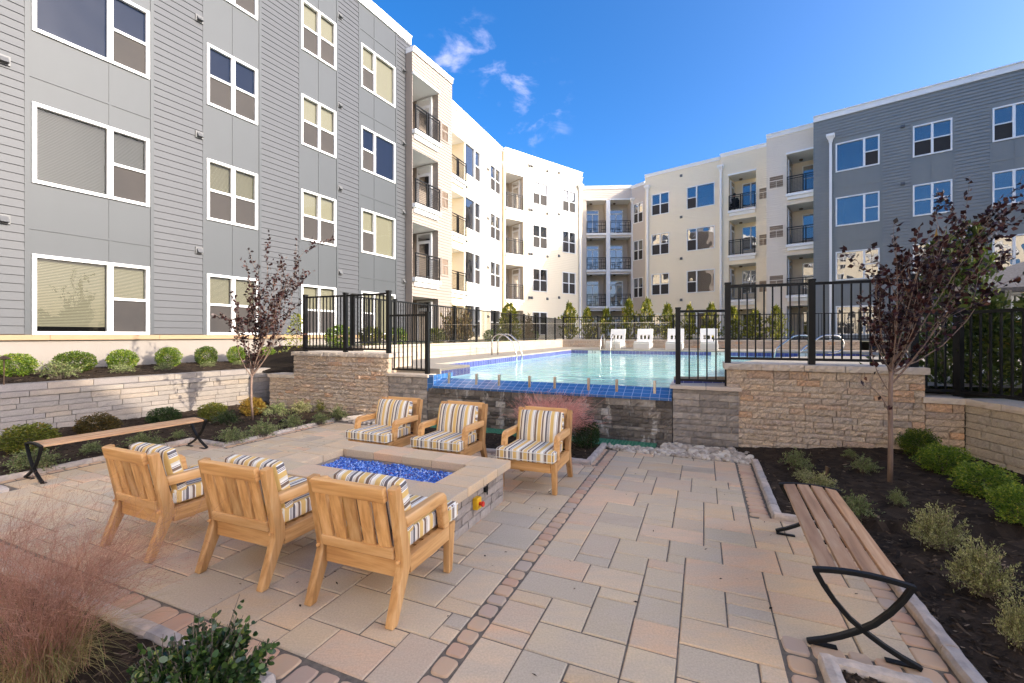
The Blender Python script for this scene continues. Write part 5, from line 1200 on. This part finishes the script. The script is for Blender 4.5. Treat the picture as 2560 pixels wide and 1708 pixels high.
for i, (px, py, wpx, hpx, m, lb) in enumerate(lb_):
    p = G(px, py, .06); p.z = h_left(p.x, p.y); place_box('l', m, p, wpx * p.y / F_PX, hpx * p.y / F_PX, lb, 'clipped shrubs in the left bed', lump=.2)
rb = [(2297.5, 1143, 105, 72, 'leaf_box', 'round green shrub at the foot of the tan stone wall right of the plum trunk'), (2362.6, 1185, 130, 80, 'leaf_box_bright', 'bright green round shrub right of the plum tree, second of four along the pale wall'), (2458, 1241, 149, 90, 'leaf_box_bright', 'bright green round shrub nearest the pale right wall, third of four'), (2552, 1312, 140, 108, 'leaf_box_bright', 'bright green round shrub cut by the right edge of the photo')]
for i, (px, py, wpx, hpx, m, lb) in enumerate(rb):
    p = G(px, py, .17); p.z = h_right(p.x, p.y); place_box('r%d' % i, m, p, wpx * p.y / F_PX * .88, hpx * p.y / F_PX * .95, lb, 'clipped shrubs in the right bed', n=4600, leaf=.056, lump=.38)
p = G(1465, 1118, .02); place_box('c', 'leaf_box_dark', (p.x, p.y, .02), .46, .46, 'dark green shrub beside the path light right of the far chairs', 'shrubs in the middle bed', n=3400, leaf=.06, lump=.3)
p = W(-3.62, 6.3, .02); place_box('c', 'leaf_box_dark', p, .40, .40, 'dark shrub against the stained wall between two far chairs', 'shrubs in the middle bed')
# foreground boxwood with rounded leaves and upright shoots
def front_boxwood():
    t = thing('boxwood_shrub', 'glossy dark green boxwood in the bottom left foreground', 'shrub', W(-1.98, 1.20, .0)); V = []; Fq = []; rn = []; tw = MB(); C = []; D = []; lw = []
    for k in range(420):
        a, e = rng.uniform(0, 6.28), rng.uniform(.05, 1.25); d = np.array([math.cos(a) * math.sin(e), math.sin(a) * math.sin(e), math.cos(e)]); Lr = rng.uniform(.24, .335) * (1 - .18 * math.sin(e)); c0 = np.array([rng.uniform(-.05, .05), rng.uniform(-.05, .05), .0])
        bend = rng.normal(size=3) * .04; pts = [c0 + d * Lr * s + bend * s * s + np.array([0, 0, .06 * s * s]) for s in np.linspace(0, 1, 5)]; tw.tube(pts, [.004, .0035, .003, .002, .0012], 4, caps=False)
        for s in np.linspace(.42, 1.02, 14):
            for side in (-1, 1):
                p = c0 + d * Lr * s + bend * s * s + np.array([0, 0, .06 * s * s]); q = rng.normal(size=3); q -= d * q.dot(d); q /= np.linalg.norm(q); C.append(p); D.append(q * side * .9 + d * .7); lw.append(rng.uniform(.6, 1.15))
    C, D, lw = np.array(C), np.array(D), np.array(lw); n = len(C); Dn, Nn, B = rot_frames(D); ln = (.031 * lw)[:, None]; wd = (.021 * lw)[:, None]
    prof = ((0, 0), (.25, .42), (.6, .5), (.88, .3), (1.0, 0), (.88, -.3), (.6, -.5), (.25, -.42))
    C[:, 2] *= .88; V = np.stack([C + Dn * ln * a + B * wd * b + Nn * wd * abs(b) * .35 for a, b in prof], 1).reshape(-1, 3); Fq = np.arange(8 * n).reshape(n, 8); np_mesh('foliage', V, Fq, rng.random(n) ** 1.3, 'leaf_front', t)
    tw.build('twigs', 'twig_grey', t, fix=False)
leafm('leaf_front', ((0, (.015, .035, .009)), (.5, (.042, .085, .018)), (.88, (.09, .15, .03)), (1, (.26, .26, .04))), .32, .18, .5)
front_boxwood()
# loose grey-green mounds
def mound_mesh(name, m, stems=110, per=20, leaf=.060, spread=1.0, seed=1, up=.5):
    C = []; D = []; tw = MB()
    for k in range(stems):
        a = rng.uniform(0, 6.28); e = rng.uniform(.15, 1.45) ** 1.0; d = np.array([math.cos(a) * math.sin(e), math.sin(a) * math.sin(e), math.cos(e) * up * 2]); Lr = rng.uniform(.32, .52); c0 = np.array([rng.normal() * .08, rng.normal() * .08, 0]); w_ = rng.normal(size=3) * .07
        f = lambda s: c0 + d * Lr * s + w_ * s * s + np.array([0, 0, .09 * math.sin(s * 3.1)])
        tw.tube([f(s) for s in (0, .4, .75, 1)], [.007, .005, .004, .002], 3, caps=False)
        for s in rng.uniform(.25, 1.05, per): C.append(f(s) + rng.normal(size=3) * .012); D.append(d * .5 + rng.normal(size=3) * .7 + np.array([0, 0, .4]))
    C, D = np.array(C), np.array(D); C[:, 2] = np.maximum(C[:, 2], .01); V, Fq, r = leaves(C, D, leaf * rng.uniform(.6, 1.3, len(C)), leaf * .42, .2)
    V2 = np.array(tw.v); F2 = np.array(tw.f) + len(V); return np_mesh(name, np.vstack([V, V2]), np.vstack([Fq, F2]), np.concatenate([r, np.full(len(F2), .4)]), [m, 'twig_grey'], midx=np.concatenate([np.zeros(len(r)), np.ones(len(F2))]))
def place_mound(key, m, loc, w_, h, label, group, **kw):
    kk = ('m', key, m)
    if kk not in PROTO: o = PROTO[kk] = mound_mesh('ground_cover_shrub', m, **kw)
    else: o = PROTO[kk].copy(); COL.objects.link(o)
    o.location = loc; o.rotation_euler = (0, 0, random.uniform(0, 6.28)); o.scale = (w_, w_ * .8, h / .55); return tag(o, label, 'low shrub', group)
um = [(147, 1.42, 105, 'grey-green spreading plant at the raised bed edge below the second round shrub'), (306, 1.25, 55, 'low grey-green plant in the raised bed below the third round shrub'), (411, 1.2, 46, 'low pale plant in the raised bed below the fourth round shrub'), (520, 1.15, 36, 'low pale plant in the raised bed below the yellow-green shrub'), (597, 1.1, 30, 'low pale plant in the raised bed just left of the plum crown base'), (684, 1.1, 28, 'tiny pale plant at the far end of the raised bed'), (712, .9, 42, 'grey-green plant in the raised bed against the left rough stone wall')]
for i, (px, off, wpx, lb) in enumerate(um):
    p = on_offset(px, off); s = wpx * p.y / F_PX; place_mound('u', 'leaf_grey', (p.x, p.y, h_upper(p.x, p.y)), s, s * (.42 if i != 6 else .7), lb, 'low plants in the raised bed')
lm = [(76.5, 1168, 150, 52, 'leaf_grey', 'wide pale grey-green plant beside the near legs of the left bench'), (226, 1128, 62, 30, 'leaf_grey', 'low plant peeking out under the left bench, left of its middle'), (360, 1113, 90, 36, 'leaf_grey', 'low grey-green plant in front of the left bench middle'), (446, 1092, 46, 22, 'leaf_grey', 'small low plant under the far end of the left bench'), (580, 1101, 96, 38, 'leaf_grey', 'grey-green plant at the kerb right of the left bench'), (566, 1057, 76, 36, 'leaf_box_dark', 'dark low plant behind the kerb plant, left of the plum trunk'), (658, 1086, 80, 40, 'leaf_grey', 'low green plant in front of the left plum trunk'), (693, 1036, 66, 36, 'leaf_grey', 'low plant right of the golden shrub'), (731, 1066, 66, 38, 'leaf_grey', 'low plant at the kerb right of the plum trunk'), (752, 1030, 58, 34, 'leaf_sage', 'pale low plant beside the bright green corner shrub'), (807.5, 1026, 44, 30, 'leaf_yellowgreen', 'yellow low plant at the foot of the rough stone wall'), (800, 1056, 50, 30, 'leaf_grey', 'low green plant at the kerb near the far left chair'), (846, 1046, 52, 36, 'leaf_grey', 'rightmost low plant of the left bed by the far left chair')]
for i, (px, py, wpx, hpx, m, lb) in enumerate(lm):
    p = G(px, py, .05); p.z = h_left(p.x, p.y); place_mound(i % 2, m, p, wpx * p.y / F_PX, hpx * p.y / F_PX, lb, 'low plants in the left bed')
rm = [(1993, 1164, 80, 46, 'leaf_grey', 'pale green plant at the left corner of the right bed by the tan wall'), (2012, 1191, 64, 30, 'leaf_sage', 'small brownish plant behind the copper spot light'), (2049, 1220, 88, 50, 'leaf_sage', 'sage plant just beyond the far end of the right bench'), (2124, 1151, 36, 22, 'leaf_grey', 'tiny plant in the mulch left of the right plum trunk, close to the wall'), (2160, 1184, 74, 38, 'leaf_grey', 'small pale plant in the mulch left of the right plum trunk'), (2140, 1284, 96, 56, 'leaf_grey', 'green plant beside the middle of the right bench'), (2244, 1268, 52, 38, 'leaf_grey', 'small pale plant in front of the right plum trunk'), (2346, 1356, 170, 112, 'leaf_sage', 'large sage plant right of the right bench'), (2456, 1468, 195, 140, 'leaf_sage', 'largest sage plant at the right, nearer than the other'), (2552, 1590, 130, 125, 'leaf_sage', 'sage plant cut by the right edge of the photo, nearest the camera')]
for i, (px, py, wpx, hpx, m, lb) in enumerate(rm):
    p = G(px, py, .10); p.z = h_right(p.x, p.y); big = i >= 7
    place_mound('big' if big else i % 2, m, p, wpx * p.y / F_PX * (.74 if big else 1.0), hpx * p.y / F_PX * (.8 if big else 1), lb, 'low plants in the right bed', **(dict(stems=190, per=40, leaf=.042, up=.62) if big else {}))
# plum trees
def plum(label, base, fork, tips, nleaf, lsz, seed, rt=.03, low=()):
    global rng
    rg = np.random.default_rng(seed); t = thing('plum_tree', label, 'tree', base); b = np.array(base); mb = MB(); C = []; D = []
    fk = np.array(fork) - b
    trunk = [np.array((0, 0, -.05)), fk * .33 + rg.normal(size=3) * .008, fk * .66 + rg.normal(size=3) * .01, fk]
    mb.tube(trunk, [rt * 1.1, rt, rt * .9, rt * .78], 10)
    def branch(p0, p1, r0, depth, leafy):
        Ln = np.linalg.norm(p1 - p0); side = rg.normal(size=3) * Ln * .05; k = 6
        pts = [p0 + (p1 - p0) * s + side * math.sin(s * math.pi) + np.array((0, 0, .05 * Ln * math.sin(s * math.pi) * (-1 if depth == 0 else 1))) for s in np.linspace(0, 1, k)]
        mb.tube(pts, [max(.0016, r0 * (1 - .85 * s)) for s in np.linspace(0, 1, k)], 6 if depth == 0 else 4, caps=False)
        d = (p1 - p0) / Ln
        if depth < 2:
            for q in range(5 if depth == 0 else 2):
                s = rg.uniform(.3, .95); f = pts[0] + (p1 - p0) * s + side * math.sin(s * math.pi); dd = d * rg.uniform(.7, 1.2) + rg.normal(size=3) * .30; dd /= np.linalg.norm(dd); branch(f, f + dd * Ln * rg.uniform(.22, .42) * (1.1 - .4 * s), r0 * .42, depth + 1, leafy)
        for q in range(int(nleaf * Ln * leafy)):
            s = rg.uniform(.08 if depth == 0 else 0.0, 1.0) ** .85; f = p0 + (p1 - p0) * s + side * math.sin(s * math.pi); dd = d * .6 + rg.normal(size=3) * .7 + np.array((0, 0, -.12)); C.append(f + rg.normal(size=3) * .014); D.append(dd)
    for i, tp in enumerate(tips):
        s = rg.uniform(.86, 1.0); st0 = fk * s if i % 3 else fk * rg.uniform(.80, .92); branch(st0, np.array(tp[:3]) - b, rt * rg.uniform(.30, .45), 0, tp[3] if len(tp) > 3 else 1.0)
    for (p0, p1, lf) in low: branch(np.array(p0) - b, np.array(p1) - b, rt * .28, 1, lf)
    mb.build('trunk', 'bark', t, smooth=True, fix=False)
    C, D = np.array(C), np.array(D); V, Fq, r = leaves(C, D, lsz * rg.uniform(.65, 1.2, len(C)), lsz * .62 * rg.uniform(.8, 1.2, len(C)), .22); np_mesh('crown', V, Fq, r, 'leaf_plum', t); return t
def at_y(px, py, y): return ((px - CX) / F_PX * y, y, HC + (HY - py) / F_PX * y)
yr = 4.45; tr_base = G(2225, 1199, .16)
def tipsR(L_): return [(*at_y(px, py, tr_base.y + dy), lf) for (px, py, dy, lf) in L_]
plum('purple-leaved young plum tree on the right in front of the tan stone wall', (tr_base.x, tr_base.y, tr_base.z), at_y(2228, 905, tr_base.y),
     tipsR([(2425, 445, 0, 1.35), (2385, 505, .2, 1.2), (2500, 505, -.1, 1.0), (2330, 560, -.3, 1.1), (2290, 600, .3, 1.0), (2240, 600, -.25, 1.0), (2175, 610, .1, 1.1), (2205, 690, .4, 1.0), (2525, 625, .05, 1.1), (2460, 640, -.4, .9), (2350, 640, .45, 1.1), (2270, 680, -.1, 1.1), (2405, 720, .2, .9), (2150, 760, -.2, .8), (2310, 740, -.45, 1.0), (2200, 790, .2, .9), (2420, 560, .4, 1.0), (2245, 740, .1, 1.0)]), 33, .064, 5, .0225,
     low=[(at_y(2226, 1040, tr_base.y), at_y(2140, 940, tr_base.y - .1), .25), (at_y(2226, 985, tr_base.y), at_y(2180, 860, tr_base.y + .1), .5)])
tl_base = G(632, 1044, .07)
def tipsL(L_): return [(*at_y(px, py, tl_base.y + dy), lf) for (px, py, dy, lf) in L_]
plum('purple-leaved young plum tree on the left in front of the grey building', (tl_base.x, tl_base.y, tl_base.z), at_y(630, 925, tl_base.y),
     tipsL([(742, 602, 0, 1.15), (703, 640, .3, .9), (690, 690, -.3, 1.0), (640, 648, .2, .8), (620, 690, -.2, .8), (588, 745, .1, .8), (596, 770, -.35, .9), (660, 720, .4, 1.0), (735, 760, .1, 1.0), (640, 770, 0, 1.1), (605, 800, .3, .9), (690, 790, -.2, 1.0), (670, 660, 0, 1.0), (720, 700, -.25, .6), (655, 800, .1, 1.0)]), 36, .064, 8, .021)
# muhly grass
def muhly(label, loc, R0, H0_, n, plume, seed, bl='blade_muhly', lean=(0, 0), pm=7, pw=.0006):
    rg = np.random.default_rng(seed); t = thing('ornamental_grass', label, 'grass clump', loc)
    V = []; Fq = []; rn = []
    def ribbon(p0, d, up, Ln, w, segs=6, droop=.5):
        P = []; sd_ = np.cross(d, (0, 0, 1)); sd_ = sd_ / max(np.linalg.norm(sd_), 1e-6)
        for s in np.linspace(0, 1, segs + 1): P.append(p0 + d * Ln * (s ** 1.3) * .8 + np.array((0, 0, up * Ln * (s - droop * s * s))) + np.array((lean[0], lean[1], 0)) * s * s)
        b = len(V); r = rg.random()
        for i, p in enumerate(P): ww = w * (1 - .85 * i / segs); V.append(p - sd_ * ww); V.append(p + sd_ * ww)
        for i in range(segs): Fq.append((b + 2 * i, b + 2 * i + 1, b + 2 * i + 3, b + 2 * i + 2)); rn.append(r)
        return P
    for k in range(n):
        a = rg.uniform(0, 6.28); d = np.array((math.cos(a), math.sin(a), 0)) * rg.uniform(.3, 1.0); ribbon(np.array((rg.normal() * .06, rg.normal() * .06, 0)), d, rg.uniform(.7, 1.1), R0 * rg.uniform(.7, 1.1), .0017, 6, rg.uniform(.45, .95))
    np_mesh('blades', V, Fq, rn, bl, t); V = []; Fq = []; rn = []; PC = []
    for k in range(n):
        a = rg.uniform(0, 6.28); d = np.array((math.cos(a), math.sin(a), 0)) * rg.uniform(.15, .85); P = ribbon(np.array((rg.normal() * .06, rg.normal() * .06, 0)), d, 1.0, H0_ * rg.uniform(.75, 1.1), .0011, 6, rg.uniform(.25, .55))
        for q in range(pm):
            s = rg.uniform(.5, 1.0); i = min(5, int(s * 6)); p = P[i] + (P[i + 1] - P[i]) * (s * 6 - i); dd = (P[6] - P[3]); dd = dd / np.linalg.norm(dd) * .8 + rg.normal(size=3) * .55; e = p + dd * rg.uniform(.04, .12)
            sv_ = np.cross(dd, rg.normal(size=3)); sv_ = sv_ / np.linalg.norm(sv_) * pw; b = len(V); V.extend([p - sv_, p + sv_, e + sv_ * .6, e - sv_ * .6]); Fq.append((b, b + 1, b + 2, b + 3)); rn.append(rg.random())
            for h in range(3):
                c = p + (e - p) * rg.uniform(.3, 1.1) + rg.normal(size=3) * .008; g = rg.normal(size=3); g = g / np.linalg.norm(g) * .0042; g2 = rg.normal(size=3); g2 = g2 / np.linalg.norm(g2) * .0013; b = len(V); V.extend([c - g, c + g2, c + g, c - g2]); Fq.append((b, b + 1, b + 2, b + 3)); rn.append(rg.random())
    np_mesh('plumes', V, Fq, rn, plume, t); return t
muhly('large feathery pink muhly grass in the bottom left foreground', W(-2.86, 1.06, .02), .62, .95, 640, 'plume_muhly', 3, lean=(.02, .06), pm=8)
muhly('feathery pink muhly grass at the very left bottom corner', W(-3.7, 1.12, .02), .60, .95, 260, 'plume_muhly', 4, pm=7)
muhly('pink feathery grass behind the far right chair', W(-2.0, 6.05, .02), .45, .98, 520, 'plume_pink', 5, lean=(.06, -.03), pm=16, pw=.0014)
# columnar evergreens along the far fence
def cedar_mesh(name, m, n=1500, leaf=.10, seed=1, rough=.5):
    z = rng.random(n) ** .85; a = rng.uniform(0, 6.28, n); off = seed * 3.1
    prof = np.clip(np.minimum(z * 7, 1) * (1 - z) ** .62 + .04, 0, 1)
    lp = np.array([noise.noise((math.cos(q) * 1.6 + off, math.sin(q) * 1.6, zz * 7)) for q, zz in zip(a, z)]); rad = prof * (.5 + rough * .5 * lp) * rng.uniform(.55, 1.0, n)
    C = np.stack([rad * np.cos(a), rad * np.sin(a), z], 1); D = np.stack([np.cos(a) * .8, np.sin(a) * .8, np.full(n, .5)], 1) + rng.normal(size=(n, 3)) * .35; D[:, 2] *= .5
    V, Fq, r = leaves(C, D, leaf * rng.uniform(.6, 1.4, n), leaf * .5, .2, np.clip(rng.random(n) * .8 + .25 * lp, 0, 1)); 
    mb = MB(); mb.tube([(0, 0, -.02), (0, 0, .9)], [.03, .008], 5, caps=False); V2 = np.array(mb.v); F2 = np.array(mb.f) + len(V)
    return np_mesh(name, np.vstack([V, V2]), np.vstack([Fq, F2]), np.concatenate([r, np.full(len(F2), .4)]), [m, 'twig_grey'], midx=np.concatenate([np.zeros(n), np.ones(len(F2))]))
cp = []
ced = [(1423, 760, 34), (1469, 772, 28), (1517, 774, 30), (1572, 752, 32), (1618, 750, 32), (1669, 764, 34), (1723, 764, 28), (1779, 762, 34), (1832, 770, 36), (1888, 778, 40), (1940, 768, 36)]
cl = ['columnar evergreen at the left corner of the far fence', 'columnar evergreen before the left inner corner balcony', 'columnar evergreen under the white post of the inner corner', 'columnar evergreen behind the first lounger', 'columnar evergreen between the first and second lounger', 'columnar evergreen behind the gap between second and third lounger', 'columnar evergreen behind the third lounger, seen through the low right panel', 'columnar evergreen behind the rightmost lounger', 'columnar evergreen right of the tall right fence corner post', 'wide columnar evergreen seen through the tall right fence', 'orange-tinged columnar evergreen, rightmost along the far fence']
for i, (px, py, wpx) in enumerate(ced):
    u = 24.15; r = (px - CX) / F_PX; v = (r * u * CT - u * ST) / (CT + r * ST); p = W(v, u, 1.36); h = HC + (HY - py) / F_PX * p.y - 1.36
    if len(cp) < 3: o = cedar_mesh('columnar_evergreen', 'leaf_cedar', 950, .13, i + 1, 1.9); cp.append(o)
    else: o = cp[i % 3].copy(); COL.objects.link(o)
    o.location = p; o.rotation_euler = (0, 0, i * 1.7); s = wpx * p.y / F_PX * 1.1; o.scale = (s, s, h); tag(o, cl[i], 'evergreen', 'columnar evergreens along the far fence')
# small young tree and shrubs on the left terrace
p = W(-8.3, 19.0, 1.33); o = cedar_mesh('young_tree', 'leaf_cedar', 800, .12, 9, .9); o.location = p; o.scale = (1.1, 1.1, 1.75); tag(o, 'small yellow-green young tree behind the long left fence', 'tree')
gl_ = ['nearest the upper left fence', 'beside the grey building corner', 'below the tan tower', 'left of the glass panels', 'before the first cream picture window', 'before the cream wing door', 'under the second cream window', 'before the recessed balcony stack', 'before the young tree', 'right of the young tree', 'left of the far corner post']
for i in range(11):
    u = 8.4 + i * 1.42; v = -8.25 - .25 * (i % 3); p = W(v, u, 1.33)
    if i in (4, 5, 8, 9):
        kk = ('gt', 0)
        if kk not in PROTO: o = PROTO[kk] = mound_mesh('tan_grass', 'grass_tan', 90, 14, .12, 1, 3, 1.1)
        else: o = PROTO[kk].copy(); COL.objects.link(o)
        o.location = p; o.scale = (.9, .9, 1.2); tag(o, 'clump of dry tan grass behind the long left fence, ' + gl_[i], 'grass clump', 'planting behind the long left fence')
    else: place_box('g', 'leaf_yellowgreen' if i % 2 else 'leaf_box_bright', p, .75, .62, 'yellow-green shrub behind the long left fence, ' + gl_[i], 'planting behind the long left fence', n=1800, leaf=.075)
o = cedar_mesh('young_shrub', 'leaf_cedar', 520, .075, 12, 1.0); p = on_offset(742, .9); o.location = (p.x, p.y, .93); o.scale = (.75, .75, 1.35); tag(o, 'thin yellow-green young shrub left of the left upper fence', 'shrub')
# dense evergreens behind the right fence
ap = []
ev = [((5.95, 6.15), 1.0, 2.1, 'bushy evergreen directly behind the right corner fence post'), ((6.75, 6.55), .9, 2.4, 'tallest evergreen with orange tips behind the right plum crown'), ((7.45, 6.15), .8, 1.7, 'evergreen right of the tall one, behind the pickets'), ((6.55, 5.35), 1.0, 1.5, 'low dark evergreen close behind the right fence'), ((7.25, 5.0), .9, 2.0, 'evergreen at the right edge in front of the pool house'), ((6.5, 4.3), 1.0, 1.7, 'dark evergreen at the right photo edge'), ((6.1, 5.7), .8, 1.2, 'small dark evergreen low behind the corner pickets')]
for i, (q, dia, h, lb) in enumerate(ev):
    if len(ap) < 3: o = cedar_mesh('arborvitae', 'leaf_arbor', 2100, .075, i + 20, 1.6); ap.append(o)
    else: o = ap[i % 3].copy(); COL.objects.link(o)
    o.location = (q[0], q[1], .86); o.rotation_euler = (0, 0, i); o.scale = (dia, dia, h); tag(o, lb, 'evergreen', 'evergreens behind the right fence')

# ============================================================ SEATED RESIDENT ON A BALCONY
def resident():
    x = EB.x(1832); zf = 1.0 + FL * 3; q = EB.at(x, .42); t = thing('person', 'person in dark clothes sitting on the top balcony of the shaded cream bay', 'person', (q.x, q.y, zf), EB.root.rotation_euler.z)
    J = {'pelvis': (0, 0, .46), 'chest': (0, -.02, .78), 'neck': (0, -.03, .98), 'head': (0, -.05, 1.12), 'crown': (0, -.05, 1.22), 'lsh': (-.19, -.02, .93), 'lel': (-.27, -.08, .67), 'lha': (-.16, -.32, .58), 'rsh': (.19, -.02, .93), 'rel': (.27, -.08, .67), 'rha': (.16, -.32, .58), 'lhip': (-.1, -.02, .46), 'lkn': (-.13, -.42, .48), 'lan': (-.13, -.40, .07), 'lto': (-.13, -.55, .04), 'rhip': (.1, -.02, .46), 'rkn': (.13, -.42, .48), 'ran': (.13, -.40, .07), 'rto': (.13, -.55, .04)}
    rad = {'pelvis': .15, 'chest': .15, 'neck': .05, 'head': .085, 'crown': .07, 'lsh': .06, 'lel': .042, 'lha': .032, 'rsh': .06, 'rel': .042, 'rha': .032, 'lhip': .09, 'lkn': .06, 'lan': .042, 'lto': .035, 'rhip': .09, 'rkn': .06, 'ran': .042, 'rto': .035}
    E = [('pelvis', 'chest'), ('chest', 'neck'), ('neck', 'head'), ('head', 'crown'), ('chest', 'lsh'), ('lsh', 'lel'), ('lel', 'lha'), ('chest', 'rsh'), ('rsh', 'rel'), ('rel', 'rha'), ('pelvis', 'lhip'), ('lhip', 'lkn'), ('lkn', 'lan'), ('lan', 'lto'), ('pelvis', 'rhip'), ('rhip', 'rkn'), ('rkn', 'ran'), ('ran', 'rto')]
    ks = list(J); me = bpy.data.meshes.new('body'); me.from_pydata([J[k] for k in ks], [(ks.index(a), ks.index(b)) for a, b in E], []); o = bpy.data.objects.new('body', me); COL.objects.link(o); o.parent = t
    sk = o.modifiers.new('skin', 'SKIN'); me.skin_vertices[0].data[0].use_root = True
    for i, k in enumerate(ks): me.skin_vertices[0].data[i].radius = (rad[k], rad[k])
    sb = o.modifiers.new('sub', 'SUBSURF'); sb.levels = 1; sb.render_levels = 2
    m = mat('person_skin_and_clothes', (.02, .02, .022), .9); tt = m.node_tree; b = tt.nodes['Principled BSDF']; tcn = N(tt, 'ShaderNodeTexCoord'); sp = N(tt, 'ShaderNodeSeparateXYZ'); L(tt, tcn.outputs['Object'], sp.inputs[0])
    gt = N(tt, 'ShaderNodeMath', operation='GREATER_THAN'); gt.inputs[1].default_value = 1.0; L(tt, sp.outputs['Z'], gt.inputs[0]); mx_ = N(tt, 'ShaderNodeMixRGB'); L(tt, gt.outputs[0], mx_.inputs[0]); mx_.inputs[1].default_value = (.018, .018, .02, 1); mx_.inputs[2].default_value = (.42, .22, .15, 1); L(tt, mx_.outputs[0], b.inputs['Base Color']); me.materials.append(m)
    mb = MB(); mb.lathe([(.0, 1.285), (.06, 1.275), (.095, 1.23), (.10, 1.17), (.09, 1.14)], 14, (0, -.035)); mb.build('hair', 'dark_gap', t, smooth=True)
    c = thing('balcony_chair', 'dark chair under the person on the top balcony of the shaded cream bay', 'chair', (q.x, q.y, zf), EB.root.rotation_euler.z)
    mb = MB(); mb.box(-.26, .26, -.30, .22, .26, .31); mb.build('seat', 'black_metal', c); mb = MB(); mb.box(-.26, .26, .20, .24, .312, .85); mb.build('backrest', 'black_metal', c)
    for (a, b_) in ((-.24, -.28), (.24, -.28), (.24, .2), (-.24, .2)): mb = MB(); mb.box(a - .018, a + .018, b_ - .018, b_ + .018, 0, .26); mb.build('leg', 'black_metal', c)
resident()
bpy.context.view_layer.update()
